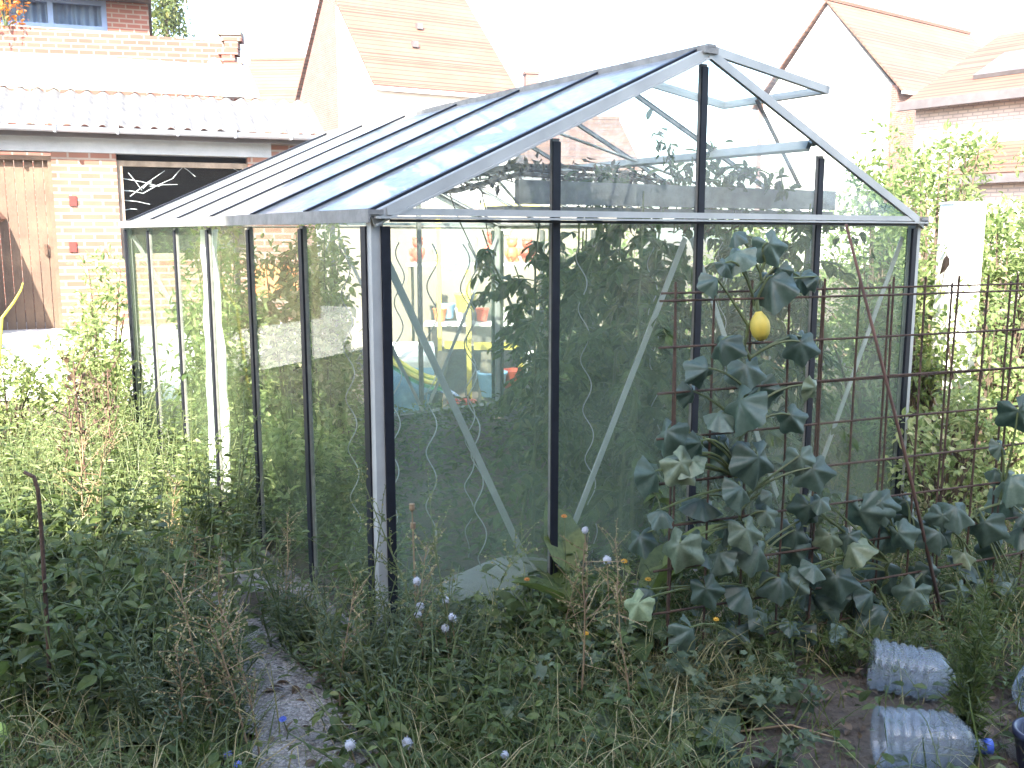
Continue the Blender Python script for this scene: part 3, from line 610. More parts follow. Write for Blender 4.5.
toy(493, 262, 10.65, .24, M['red_pl'], 'larger red soft toy on the upper white shelf')
toy(512, 262, 10.7, .20, M['orange_pl'], 'orange soft toy in the middle of the upper shelf')
toy(527, 262, 10.65, .19, M['red_pl'], 'small red soft toy near the right end of the upper shelf')
toy(505, 236, 10.8, .16, M['white'], 'white soft toy hung high above the red toys', False)
toy(418, 262, 10.7, .2, M['red_pl'], 'red soft toy at the left end of the upper shelf')
for px, mt, lab in ((440, 'orange_pl', 'orange pot at the left of the lower shelf'), (462, 'white', 'white pot in the middle of the lower shelf'), (482, 'red_pl', 'pink red pot towards the right of the lower shelf'), (503, 'white', 'white bowl at the right of the lower shelf')):
    q = at(px, 321, 10.4); b = MB(); b.lathe([(0,.05),(.02,.055),(.12,.075),(.125,.08),(.14,.08),(.14,.07),(.03,.05)], (0,0,0), n=16, caps=(True,True)); o = b.build('flower_pot', M[mt], smooth=True); o.location = tuple(q); tag(o, lab, 'pot')
# clear plastic bag of toys
b = MB(); b.ball((0,0,0), (.24,.2,.27), 18, 12); b.lathe([(0,.05),(.1,.03),(.16,.06)], (0,0,.25), n=10); o = b.build('plastic_bag', M['plastic'], smooth=True)
for q in o.data.vertices: q.co.x += .02*math.sin(q.co.z*30+q.co.y*20); q.co.y += .02*math.sin(q.co.x*31)
o.location = tuple(at(455, 246, 10.3)); tag(o, 'clear plastic bag of toys hanging beside the yellow post', 'bag')
# yellow swing frame
root = empty('swing_frame', at(470, 430, 9.9), 0, 'yellow painted frame with two posts and a low crossbar behind the greenhouse', 'play frame')
o_ = np.array(root.location)
def fr(nm, a, c, r_, Y=9.9): b = MB(); b.beam(at(*a, Y)-o_, at(*c, Y)-o_, r_, r_, (0,1,0)); b.build(nm, M['yellow'], root)
fr('post', (438,215), (441,425), .042); fr('post', (468,270), (470,425), .05); fr('crossbar', (444.5,345), (466,345), .075); fr('crossbar', (474,346), (520,346), .075); fr('crossbar', (436,205), (540,205), .045)
b = MB(); b.beam(at(520,340,9.9)-o_, at(522,425,9.9)-o_, .05, .05, (0,1,0)); b.build('post', M['yellow'], root)
# timber posts
for (a, c, lab) in (((444,352),(424,450),'leaning round brown timber post left of the blue checked cloth'), ((487,352),(478,450),'upright brown timber post right of the blue checked cloth')):
    p, q = at(*a, 9.6), at(*c, 9.6); q[2] = gz(q[0], q[1])-.05; b = MB(); b.tube([q, (p+q)/2+np.array([.02,0,0]), p],   .075, .06, 10); tag(centre(b.build('timber_post', M['wood_grey'], smooth=True)), lab, 'post')
# light blue chest with white lid
q = at(408, 392, 9.9); root = empty('toy_chest', (q[0], q[1], gz(q[0], q[1])+.0), .2, 'light blue plastic toy chest with a rounded white lid beside the green slide', 'chest'); hz = q[2]-root.location[2]
b = MB(); b.box((0,0,(hz+.34)/2), (.52,.36,hz+.34)); b.build('chest_body', M['skyblue'], root)
b = MB(); b.lathe([(-.27,.19),(.27,.19)], (0,0,hz+.34), (1,0,0), 20); b.build('lid', M['white'], root)
# green slide
q = at(408, 445, 9.3); root = empty('toy_slide', (q[0], q[1], 0), .1, 'small green plastic slide with a curved yellow rim', 'slide')
ph = np.linspace(0, 1, 9); C = np.stack([.35-.62*ph, 0*ph, .05+.36*(ph**1.8)], 1); b = MB()
for i in range(8): b.beam(C[i], C[i+1], .34, .03, (0,0,1))
b.box((-.3,0,.2), (.05,.34,.36)); b.build('chute', M['green_pl'], root); b = MB()
for sy in (-.18, .18): b.tube(C+np.array([0,sy,.05]), .024, .024, 8)
b.build('rim', M['yellow'], root)
q = at(400, 430, 9.0); b = MB(); b.lathe([(0,.08),(.01,.085),(.17,.11),(.18,.118),(.195,.118),(.195,.105),(.03,.08)], (0,0,0), n=18); o = b.build('bucket', M['orange_pl'], smooth=True); o.location = (q[0], q[1], q[2]-.1); tag(o, 'orange plastic bucket by the green slide', 'bucket')
# checked cloth over a hoop
root = empty('checked_cloth', at(440, 402, 9.3), 0, 'blue and white checked cloth draped over a low arch between the timber posts', 'cloth'); b = MB(); V = []
for j in range(15):
    a = PI*(1-j/14); x = .22*math.cos(a); z = .09*math.sin(a)-.02*(j > 10)*(j-10)
    for k in range(4): V.append([x, k*.06, z+.008*math.sin(j*2+k)])
n = 4; V = np.array(V); m = len(V); fs = [(j*n+k, j*n+k+1, (j+1)*n+k+1, (j+1)*n+k) for j in range(14) for k in range(3)]; V = np.concatenate([V, V+np.array([0,0,.006])])
b.add(V, [f[::-1] for f in fs]+[tuple(i+m for i in f) for f in fs]); b.build('drape', M['cloth'], root)
b = MB(); b.box((.13,-.01,-.10), (.11,.012,.17)); b.build('flap', M['cloth'], root)
# more jumble of the play corner
for i, (px, py, Y, s, mt, lab) in enumerate(((466,312,10.1,1.0,'yellow','yellow bucket hung on the play frame post'),(492,396,9.6,1.3,'skyblue','light blue tub on the ground right of the timber posts'),(513,388,9.8,1.0,'red_pl','red tub beside the light blue tub'),(462,424,9.2,1.2,'red_pl','dull red bucket on the ground before the checked cloth'),(530,372,10.0,1.1,'white','white tub at the right end of the play corner'),(447,318,10.5,.8,'skyblue','pale blue pot at the back of the lower shelf'))):
    b = MB(); b.lathe([(0,.085*s),(.01,.09*s),(.17*s,.115*s),(.18*s,.125*s),(.195*s,.125*s),(.195*s,.11*s),(.03,.085*s)], (0,0,0), n=18); o = b.build('bucket', M[mt], smooth=True); o.location = tuple(at(px, py, Y)); tag(o, lab, 'bucket')
# orange crate further left
q = at(278, 285, 8.6); b = MB()
for sx, sy, wx, wy in ((0,-.15,.42,.02),(0,.15,.42,.02),(-.2,0,.02,.28),(.2,0,.02,.28)): b.box((sx,sy,.14), (wx,wy,.28))
b.box((0,0,.01), (.38,.28,.02)); o = b.build('crate', M['orange_pl']); o.location = (q[0], q[1], q[2]-.1); tag(o, 'red orange plastic crate seen high through the long glass side', 'crate')
b = MB(); b.box((0,0,0), (1.0,.45,.04)); 
for sx in (-.45,.45):
    for sy in (-.18,.18): b.box((sx,sy,-.5), (.05,.05,.96))
o = b.build('garden_table', M['wood_grey']); o.location = (q[0]+.1, q[1]+.02, q[2]-.121); tag(o, 'weathered wooden table carrying the orange crate behind the greenhouse', 'table')

# ------------------------------------------------------------------ outbuilding on the left
A = at(-60, 124, 10.4); B_ = at(312, 131, 11.8); d = B_-A; RZ = math.atan2(d[1], d[0]); LW = np.linalg.norm(d[:2])
OB = empty('brick_outbuilding', (A[0], A[1], .42), RZ, 'pale brick outbuilding with plank door, dark window and corrugated roof at the back left', 'outbuilding')
def loc(px, py, off=0):    # point of the picture on the facade plane (local x, z)
    dr = ray(px, py); nx, ny = -math.sin(RZ), math.cos(RZ); o3 = np.array([0,0,EYE]); t = ((A[0]-o3[0])*nx+(A[1]-o3[1])*ny+off)/(dr[0]*nx+dr[1]*ny); P = o3+dr*t
    q = P[:2]-A[:2]; return q[0]*math.cos(RZ)+q[1]*math.sin(RZ), P[2]-.42
EZ = A[2]-.42
xd0, xd1 = loc(-14, 200)[0], loc(54, 200)[0]; zd1 = loc(30, 155)[1]; xw0, xw1 = loc(118, 190)[0], loc(249, 190)[0]; zw1 = loc(150, 161)[1]; zw0 = loc(130, 228)[1]-.35
zl0, zl1 = loc(100, 153)[1], loc(100, 136)[1]; xl1 = loc(271, 145)[0]
b = MB(); Dp = .22
def wallbox(x0, x1, z0, z1): b.box(((x0+x1)/2, Dp/2, (z0+z1)/2), (x1-x0, Dp, z1-z0))
top = EZ-.02
wallbox(0, xd0, -.1, zl0); wallbox(xd1, xw0, -.1, zl0); wallbox(xw0, xw1, -.1, zw0); wallbox(xw1, LW-.1, -.1, zl0); wallbox(xl1, LW-.1, zl0, top); wallbox(0, xl1, zl1, top)
b.box((LW-.1-Dp/2, 1.4, top/2), (Dp, 2.3, top)); b.build('wall', M['brick_pale'], OB)
b = MB(); b.box((xl1/2, Dp/2-.004, (zl0+zl1)/2), (xl1-.002, Dp+.004, zl1-zl0-.004)); b.build('lintel', M['lintel'], OB)
b = MB(); nb = 7
for i in range(nb):
    wdt = (xd1-xd0)/nb; b.box((xd0+wdt*(i+.5), .10+.004*(i % 2), zd1/2), (wdt-.008, .03, zd1-.02))
dr_ = b.build('door', M['wood'], OB); b = MB(); b.box((xd1-.12, .065, zd1*.48), (.03,.04,.12)); b.build('handle', M['rust'], dr_)
b = MB(); b.box((xd1-.02, .07, zd1/2), (.04,.10,zd1)); b.box(((xd0+xd1)/2-.02, .07, zd1-.025), (xd1-xd0-.04,.10,.05)); b.build('door_frame', M['wood'], OB)
b = MB()
for xx in (xw0+.03, xw1-.03): b.box((xx, .08, (zw0+zw1)/2), (.06,.06,zw1-zw0))
for zz in (zw0+.03, zw1-.03): b.box(((xw0+xw1)/2, .08, zz), (xw1-xw0-.12,.06,.06))
wn = b.build('window', M['wood_grey'], OB); b = MB(); b.box(((xw0+xw1)/2, .08, (zw0+zw1)/2), (xw1-xw0-.12,.006,zw1-zw0-.12)); b.build('pane', M['window'], wn)
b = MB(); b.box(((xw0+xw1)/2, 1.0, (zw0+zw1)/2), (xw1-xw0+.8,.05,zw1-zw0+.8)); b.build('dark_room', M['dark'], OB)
# cobweb drapes inside the window
b = MB()
for a, c in (((123,190),(143,193)),((143,193),(173,178)),((173,178),(185,165)),((220,163),(243,172)),((124,210),(137,209)),((143,188),(152,181)),((123,178),(160,186)),((130,196),(165,170)),((128,172),(142,190)),((180,164),(196,176)),((205,163),(236,168)),((150,186),(178,184)),((124,200),(150,204))):
    p0, p1 = loc(*a), loc(*c); b.tube([[p0[0],.13,p0[1]],[(p0[0]+p1[0])/2,.14,(p0[1]+p1[1])/2+.01],[p1[0],.13,p1[1]]], .006, .003, 5)
b.build('cobweb', M['fluff'], wn)
b = MB()
for py in (201, 247):
    q = loc(73, py); b = MB(); b.box((q[0], -.012, q[1]), (.075,.02,.11)); b.build('red_plaque', M['plaque'], OB)
# corrugated roof: real waves at the eave
b = MB(); b.box((LW/2, -.165, EZ-.045), (LW, .03, .12)); b.build('eave_board', M['fascia'], OB); rise, run = 1.02, 2.3; b = MB(); nx = int(LW/.177*10); xs = np.linspace(-.1, LW+.12, nx); zz = .027*np.cos(xs*2*PI/.177)  # eave board added to block sun leaking under the waves onto the lintel
V = []; 
for v in (0, .5):
    for x, z in zip(xs, zz): V.append([x, -.24+v*run, EZ+.010+v*rise+z])
    for x, z in zip(xs, zz): V.append([x, -.24+v*run, EZ+.002+v*rise+z])
fs = []; k = nx
for i in range(nx-1): fs += [(i, i+1, 2*k+i+1, 2*k+i), (k+i+1, k+i, 3*k+i, 3*k+i+1), (k+i, k+i+1, i+1, i), (2*k+i, 2*k+i+1, 3*k+i+1, 3*k+i)]
b.add(V, fs); rf = b.build('roof', M['asb'], OB)
b = MB(); b.beam((LW/2-.2, .47*run-.24, EZ+.075+.47*rise), (LW/2-.2, run-.24, EZ+.075+rise), LW-.6, .03, (0,0,1)); b.build('sheet_roof', M['white'], OB)
b = MB(); prof = [(math.cos(t)*.055, math.sin(t)*.055) for t in np.linspace(PI, 2*PI, 9)]; V = []
for x in (-.1, LW+.14):
    for (y, z) in prof: V.append([x, -.285+y, EZ-.01+z])
    for (y, z) in prof[::-1]: V.append([x, -.285+y*.9, EZ-.01+z*.9])
n = 18; b.add(V, [(i, (i+1) % n, n+(i+1) % n, n+i) for i in range(n)]+[tuple(range(n)), tuple(range(n, 2*n))[::-1]]); gu = b.build('gutter', M['zinc'], OB)
for i in range(6): b = MB(); b.box((.5+i*(LW-.8)/5, -.29, EZ-.015), (.025,.13,.11)); b.build('bracket', M['zinc'], gu)
b = MB(); b.tube([[LW+.02,-.285,EZ-.06],[LW+.02,-.15,EZ-.22],[LW+.02,-.06,EZ-.35],[LW+.02,-.06,0]], .04, .04, 10); b.build('drainpipe', M['zinc'], OB)
# brick parapet wall behind its roof
Y1 = 13.4; p0, p1 = at(-40, 24, Y1), at(226, 43, Y1+.6); lo_ = at(100, 78, Y1)[2]; b = MB(); Lp = p1[0]-p0[0]
V = [(0,0,0),(Lp,.6,0),(Lp,.6,p1[2]-.2),(0,0,p0[2]-.2)]; b.prism(V, (-.6/Lp,1,0), .25); o = b.build('brick_parapet', M['brick_red']); o.location = (p0[0], p0[1], .2); tag(o, 'weathered red brick parapet wall with sloping top above the outbuilding roof', 'brick wall')
q = at(233, 90, Y1+.55); root = empty('broken_chimney', (q[0], q[1], .2), .1, 'crumbling mossy chimney stack at the right end of the brick parapet', 'chimney'); ht = at(233, 36, Y1+.55)[2]-.2
b = MB(); b.box((0,0,(q[2]-.2)/2), (.26,.26,q[2]-.2)); z = q[2]-.2
for i in range(8): hh = (ht-(q[2]-.2))/8; b.box((random.uniform(-.04,.04), 0, z+hh*(i+.5)), (random.uniform(.16,.28), .25, hh*.9)); z += 0
b.build('stack', M['brick_red'], root); b = MB(); b.box((0,0,ht+.02), (.32,.3,.06)); b.build('cap', M['wood_grey'], root)
b = MB(); b.ball((-.22,-.1,q[2]-.0), (.13,.12,.22), 10, 8); b.build('mortar_lump', M['white_concrete'], root)
# brick house with the curtained window
Y2 = 16.5; a, c = at(-60, 4, Y2), at(148, 4, Y2); root = empty('brick_house', (a[0], Y2, 0), 0, 'red brick house with a wide blue curtained window at the top left corner', 'house'); Lh = c[0]-a[0]; zt = a[2]
X = lambda px: at(px, 20, Y2)[0]-a[0]; w0, w1 = X(-40), X(110); z0, z1 = at(50, 34, Y2)[2], at(50, 3, Y2)[2]; b = MB()
b.box((Lh/2, 2, z0/2), (Lh, 4, z0)); b.box(((w1+Lh)/2, .15, (z0+zt)/2), (Lh-w1, .3, zt-z0)); b.box((w0/2, .15, (z0+zt)/2), (w0, .3, zt-z0)); b.box((Lh-.15, 2.15, (z0+zt)/2), (.3, 3.7, zt-z0)); b.build('wall', M['brick_red'], root)
b = MB()
for xx in np.linspace(w0+.04, w1-.04, 4): b.box((xx, .12, (z0+z1)/2), (.08,.08,z1-z0))
for zz_ in (z0+.04, z1-.04): b.box(((w0+w1)/2, .121, zz_), (w1-w0-.1,.07,.08))
wn = b.build('window', M['curtain'], root); b = MB(); b.box(((w0+w1)/2, .12, (z0+z1)/2), (w1-w0-.1,.008,z1-z0-.1)); b.build('pane', M['window'], wn)
xs = np.linspace(w0, w1, 160); yy = .3+.03*np.sin(xs*2*PI/.13); V = [[x, y, z0] for x, y in zip(xs, yy)]+[[x, y, z1] for x, y in zip(xs, yy)]; b = MB(); b.add(V, [(i, i+1, 161+i, 160+i) for i in range(159)]); b.build('curtain', M['curtain'], wn)
b = MB(); b.box((Lh/2-.1, 1.8, zt+.08), (Lh+.3, 4.6, .14)); b.build('roof', M['asb'], root); ra = math.radians(20); root.rotation_euler[2] = ra; root.location = (c[0]-Lh*math.cos(ra), Y2-Lh*math.sin(ra), 0)
# orange flowering plant on the parapet corner
st, fo = bush_builders(31, .22, .2, .35, 14, 16, .07, .5, OVAL, .05); root = herb('potted_plant', st, fo, M['orange_petal'], 'orange leaved plant on the parapet in the top left corner', 'plant'); root.location = tuple(at(6, 26, 13.3))

# ------------------------------------------------------------------ houses behind
def gable_house(name, P, u, lu, lv, eave, ridge, mats, label, ov=.10, rooft='tile', gut='white'):
    """u: direction of the gable wall, v: of the eaves (v = u turned right); local x along v, y along u"""
    u = np.array(u, float); u /= np.linalg.norm(u); v = np.array([u[1], -u[0]]); root = empty(name, (P[0], P[1], 0), math.atan2(v[1], v[0]), label, 'house')
    b = MB(); h = .3
    b.box((lv/2, h/2, eave/2), (lv, h, eave)); b.build('side_wall', M[mats[1]], root); b = MB(); b.box((lv/2, lu-h/2, eave/2), (lv, h, eave)); b.build('side_wall', M[mats[1]], root)
    b = MB()
    b.prism([(h/2,h,-.02),(h/2,lu-h,-.02),(h/2,lu-h,eave),(h/2,lu/2,ridge-.12),(h/2,h,eave)], (1,0,0), h); b.build('gable_wall', M[mats[0]], root)
    b = MB(); b.prism([(lv-h/2,h,-.02),(lv-h/2,lu-h,-.02),(lv-h/2,lu-h,eave),(lv-h/2,lu/2,ridge-.12),(lv-h/2,h,eave)], (1,0,0), h); b.build('gable_wall', M[mats[0]], root)
    rl = math.hypot(lu/2, ridge-eave); sl = (ridge-eave)/(lu/2)
    b = MB()
    for s in (0, 1):
        y0 = -.3 if s == 0 else lu+.3; z0 = eave-.3*sl
        b.prism([(-ov,y0,z0+.06),(lv+ov,y0,z0+.06),(lv+ov,lu/2,ridge+.06),(-ov,lu/2,ridge+.06)], np.cross([1,0,0],[0,lu/2-y0,ridge-z0])*(1 if s == 0 else -1), .07)
    rf = b.build('roof', M[rooft], root)
    b = MB(); b.beam((-ov,lu/2,ridge+.12),(lv+ov,lu/2,ridge+.12),.24,.14); b.build('ridge_tiles', M[rooft], rf)
    b = MB(); b.beam((-ov,-.36,eave-.3*sl-.02),(lv+ov,-.36,eave-.3*sl-.02),.12,.12); b.build('gutter', M[gut], root)
    return root, rf, sl
R1, rf1, sl1 = gable_house('tall_brick_house', (-4.9, 35), (-.5,.866), 9, 5.8, 6.9, 11.25, ('brick_far','white'), 'tall house with red brick gable and orange tiled roof behind the greenhouse ridge')
b = MB(); b.prism([(-.04,.05,0),(-.04,3.4,0),(-.04,3.4,6.75+3.4*sl1),(-.04,.05,6.8)], (1,0,0), .10); b.build('white_gable_strip', M['white'], R1)
for (yy, xx) in ((2.4, 2.9), (1.5, 2.3)):
    b = MB(); z = 6.9+yy*sl1; b.box((xx, yy, z+.22), (.22,.22,.22)); b.build('roof_vent', M['fascia'], rf1)
R2, rf2, sl2 = gable_house('white_gabled_house', (15.6, 40), (-.6,.8), 7, 11.5, 7.5, 11.3, ('white','brick_far'), 'white rendered gable house with pale orange roof to the right of the greenhouse apex', .15, 'tile_pale')
# brick house at the right edge
root, rf3, sl3 = gable_house('low_brick_house', (11.9, 21.2), (.81,.59), 8, 0.1, 4.67, 6.64, ('brick_white','brick_white'), 'x') if False else (None, None, None)
P3 = np.array([9.84, 24.0]); ang = math.atan2(-.81, .59); R3 = empty('skylight_house', (P3[0], P3[1], 0), ang, 'whitish brick house with orange roof, skylight and lean-to at the right edge', 'house')
b = MB(); b.box((3, 2, 2.3), (6, 4, 4.6)); b.prism([(.15,0,4.6),(.15,8,4.6),(.15,4,6.55)], (1,0,0), .3); b.box((3, 6, 2.3), (6, 3.99, 4.6)); b.build('wall', M['brick_white'], R3)
b = MB(); b.prism([(-.2,-.3,4.6),(6.3,-.3,4.6),(6.3,4,6.70),(-.2,4,6.70)], (0,-1.99,4.0), .12); b.prism([(-.2,8.3,4.6),(6.3,8.3,4.6),(6.3,4.01,6.70),(-.2,4.01,6.70)], (0,1.99,4.0), .12); rf3 = b.build('roof', M['tile'], R3)
b = MB(); b.beam((-.25,-.40,4.58),(6.3,-.40,4.58),.16,.20); b.build('gutter', M['fascia'], R3)
sk = lambda x, y, o: np.array([x, y, 4.60+(y+.3)*2.1/4.3])+np.array([0,-.44,.9])*o
b = MB(); b.prism([sk(1.0,.75,.12), sk(2.5,.75,.12), sk(2.5,2.1,.12), sk(1.0,2.1,.12)], (0,-.44,.9), .10); s_ = b.build('skylight', M['fascia'], rf3)
b = MB(); b.prism([sk(1.1,.85,.18), sk(2.4,.85,.18), sk(2.4,2.0,.18), sk(1.1,2.0,.18)], (0,-.44,.9), .03); b.build('pane', M['curtain'], s_)
b = MB(); b.prism([(2.0,-1.9,2.75),(6.3,-1.9,2.75),(6.3,0,3.55),(2.0,0,3.55)], (0,-.8,1.9), .12); b.build('lean_to_roof', M['tile'], R3)
b = MB(); b.beam((1.9,-1.98,2.68),(6.3,-1.98,2.68),.14,.18); b.build('gutter', M['fascia'], R3)
b = MB(); b.box((4.2,-.85,1.3), (4.2,1.7,2.6)); b.build('lean_to_wall', M['brick_white'], R3)
# house whose chimney shows over the greenhouse roof
q = at(533, 82, 44); R4, rf4, _ = gable_house('chimney_house', (q[0]-4, 43), (-.2,.98), 7, 9, 4.5, 7.0, ('white','white'), 'far pale house of which only a brick chimney shows above the greenhouse ridge', .2, 'tile_pale')
b = MB(); ct = at(533, 73, 47.3)[2]; b.box((4.75, 3.4, ct-1.2), (.62,.62,2.4)); b.box((4.75,3.4,ct-.02), (.74,.74,.14)); ch = b.build('chimney', M['brick_far'], rf4)
# low tiled roof between the outbuilding and the tall house
R5, rf5, _ = gable_house('low_tiled_house', (at(234,110,46)[0], 46), (.1,.99), 6, 6, 7.0, 9.9, ('brick_far','brick_far'), 'low house with pale orange tiles between the outbuilding and the tall brick gable', .2, 'tile_pale')

# ------------------------------------------------------------------ unseen house behind the camera, shaped to cast the foreground shade
R6 = empty('townhouse', (0, -3.2, 0), 0, 'narrow tall brick townhouse with lower flat roofed wings behind the viewpoint', 'house')
sh = lambda x, y, Y: x-(y-Y)*math.tan(AZ)            # where a shadow edge seen at (x, y) starts on the line y = Y
TW = -3.2; xa, xb = sh(-1.34, 4.65, TW), sh(1.75, 4.9, TW)
b = MB(); b.box(((xa+xb)/2, -3, 4.75), (xb-xa, 6, 9.5))
b.build('tower_wall', M['brick_red'], R6)
b = MB(); b.prism([(xa,-6,9.52),(xa,0,9.52),(xb,0,9.52),(xb,-6,9.52)], (0,0,1), .08); b.build('roof', M['tile'], R6)
WH = 5.75
b = MB(); b.box(((xa-9)/2-.002, -3, WH/2), (xa+9, 5.96, WH)); b.build('wing_wall', M['brick_pale'], R6)
b = MB(); b.box(((xb+9)/2+.002, -3, WH/2), (9-xb, 5.96, WH)); b.build('wing_wall', M['brick_pale'], R6)
for x, z in ((-6,1.5),(-6,4.2),(4,1.5),(4,4.2),((xa+xb)/2,1.5),((xa+xb)/2,4.3),((xa+xb)/2,7.2)):
    b = MB()
    for dx in (-.55,0,.55): b.box((x+dx, .02, z), (.07,.06,1.3))
    for dz in (-.68,.68): b.box((x, .02, z+dz), (1.17,.07,.07))
    f = b.build('window', M['white'], R6); b = MB(); b.box((x, .012, z), (1.1,.02,1.3)); b.build('pane', M['darkblue'], f)

# unseen shed added at the left, roof slope shaped to cast the door's slanting shadow
root = empty('garden_shed', (-6.9, 8.9, .4), 0, 'small brown plank garden shed with a steep roof at the far left of the yard', 'shed')
b = MB(); b.box((0,.9,.75), (2.3,1.8,1.5)); b.prism([(-1.15,.02,1.5),(1.15,.02,1.5),(0,.02,3.1)], (0,1,0), .04); b.build('wall', M['wood'], root)
b = MB(); b.prism([(-1.3,-.1,1.29),(-1.3,1.9,1.29),(0,1.9,3.14),(0,-.1,3.14)], (-1.8,0,1.3), .06); b.build('roof', M['tile'], root)
b = MB(); b.prism([(1.3,-.1,1.29),(1.3,1.9,1.29),(.002,1.9,3.14),(.002,-.1,3.14)], (1.8,0,1.3), .06); b.build('roof', M['tile'], root)
# white pier in the hedge
q = at(963, 204, 5.7); b = MB(); b.box((0,0,q[2]/2), (.185,.185,q[2])); b.box((0,0,q[2]+.006), (.195,.195,.012)); o = b.build('gate_pier', M['white']); o.location = (q[0], q[1], 0); tag(o, 'whitewashed square pier standing in the hedge at the right', 'pier')
# ------------------------------------------------------------------ rebar trellis
TA = math.radians(22); TP = np.array([1.09, 3.3]); td = np.array([math.cos(TA), math.sin(TA)]); tn = np.array([-math.sin(TA), math.cos(TA)])
def tr_pt(t, z, off=0): return np.array([TP[0]+td[0]*t+tn[0]*off, TP[1]+td[1]*t+tn[1]*off, z])
def at_tr(px, py, off=0):                           # a pixel on the trellis plane
    d = ray(px, py); o3 = np.array([0,0,EYE]); k = ((TP[0]+tn[0]*off)*tn[0]+(TP[1]+tn[1]*off)*tn[1])/(d[0]*tn[0]+d[1]*tn[1]); return o3+d*k
root = empty('mesh_trellis', (TP[0], TP[1], 0), 0, 'rusty steel reinforcing mesh set upright as a trellis in front of the greenhouse', 'trellis'); o_ = np.array([TP[0], TP[1], 0])
zt = at_tr(690, 300)[2]; r = np.random.default_rng(3)
t0 = float(((at_tr(674, 330)-np.append(TP, 0))[:2]*td).sum())
for k in range(14):
    t = t0+k*.15; b = MB(); b.tube([tr_pt(t, -.02)-o_, tr_pt(t+r.normal(0,.004), zt*.5, r.normal(0,.006))-o_, tr_pt(t+r.normal(0,.004), zt+.06)-o_], .0042, .0042, 6); b.build('vertical_bar', M['rust'], root)
for k in range(9):
    z = zt-k*.15; b = MB(); b.tube([tr_pt(t0-.06, z, -.008)-o_, tr_pt(t0+.9, z+r.normal(0,.004), -.008+r.normal(0,.01))-o_, tr_pt(t0+2.02, z, -.008)-o_], .0042, .0042, 6); b.build('horizontal_bar', M['rust'], root)
root2 = empty('reinforcing_mesh', (TP[0], TP[1], 0), 0, 'second rusty mesh panel overlapping the trellis a hand behind it', 'trellis')
for k in range(6):
    t = t0+.04+k*.30; b = MB(); b.tube([tr_pt(t, -.02, .06)-o_, tr_pt(t, zt+.03, .06)-o_], .0042, .0042, 6); b.build('vertical_bar', M['rust'], root2)
for z in (zt+.02, zt-.31, zt-.62): b = MB(); b.tube([tr_pt(t0-.02, z, .05)-o_, tr_pt(t0+1.9, z, .05)-o_], .0042, .0042, 6); b.build('horizontal_bar', M['rust'], root2)
# stick leaning on it
b = MB(); p, q = at_tr(846, 224, -.02), at_tr(908, 478, -.05); e = p+(q-p)*(p[2]+.03)/(p[2]-q[2]); b.tube([e, (e+p)/2+np.array([.01,0,0]), p], .0075, .005, 6); tag(centre(b.build('leaning_stick', M['brownstem'], smooth=True)), 'thin dark stick leaning diagonally against the rusty mesh', 'stick')
# ------------------------------------------------------------------ squash plants
def squash_plant(name, spots, base, label, path, seed, off=-.05, fruit=None):
    r = np.random.default_rng(seed); base = np.array(base); root = empty(name, base, 0, label, 'squash plant'); st = MB(); fo = MB(); pale = MB()
    vine = [at_tr(*p, .0 if i % 2 else -.03) for i, p in enumerate(path)]; vine = np.array([base]+vine)-base; k = np.linspace(0, len(vine)-1, 40); vv = np.stack([np.interp(k, range(len(vine)), vine[:, j]) for j in range(3)], 1)
    vv[1:-1] += r.normal(0, .008, (38, 3)); st.tube(vv, .010, .005, 7)
    for (px, py, s, *m) in spots:
        o2 = off+r.uniform(-.07, .07); P = at_tr(px, py-s*.35, o2)-base; i = np.argmin(np.linalg.norm(vv-(P-np.array([0,0,.08])), axis=1)); L = s*3.35/954*1.0
        mid = (vv[i]+P)/2+np.array([0,0,.05])+r.normal(0, .02, 3); tq = np.linspace(0, 1, 6)[:, None]; c = (1-tq)**2*vv[i]+2*tq*(1-tq)*mid+tq**2*P
        if np.linalg.norm(c[0]-c[-1]) < .7: st.tube(c, .005, .0035, 5)
        a = r.uniform(-1.0, 1.0); D = np.array([math.sin(a)*.8, -r.uniform(.15, .8), -r.uniform(.3, 1.7)]); U = np.array([r.normal(0, .5), -r.uniform(.2, 1.0), r.uniform(.3, 1.1)])
        L *= r.uniform(.8, 1.15); leaves(pale if m else fo, P-nrm(D)*L*.25, D, U, L, L*r.uniform(.9, 1.2), SQF if r.uniform() < .5 else SQ, np.array([np.clip(r.normal(.42, .26), 0, .9)]))
    st.build('stems', M['stem'], root); o = fo.build('foliage', M['squash'], root, True)
    if pale.n: tag(pale.build('pale_leaf', M['squashpale'], root, True), 'pale yellowing leaf')
    if fruit:
        P = at_tr(*fruit, -.05)-base; b = MB(); prof = [(-.050,.005),(-.045,.016),(-.028,.028),(-.005,.033),(.014,.031),(.030,.023),(.040,.015),(.048,.010)]; b.lathe(prof, (0,0,0), (-.12,.1,1), 14); f = b.build('squash', M['pom'], root, True); f.location = tuple(P)
        tag(f, 'yellow oval squash'); b = MB(); b.tube([[-.006,.005,.05],[-.01,.01,.085]], .006, .005, 6); b.build('stalk', M['stem'], f)
    return root
r = np.random.default_rng(11)
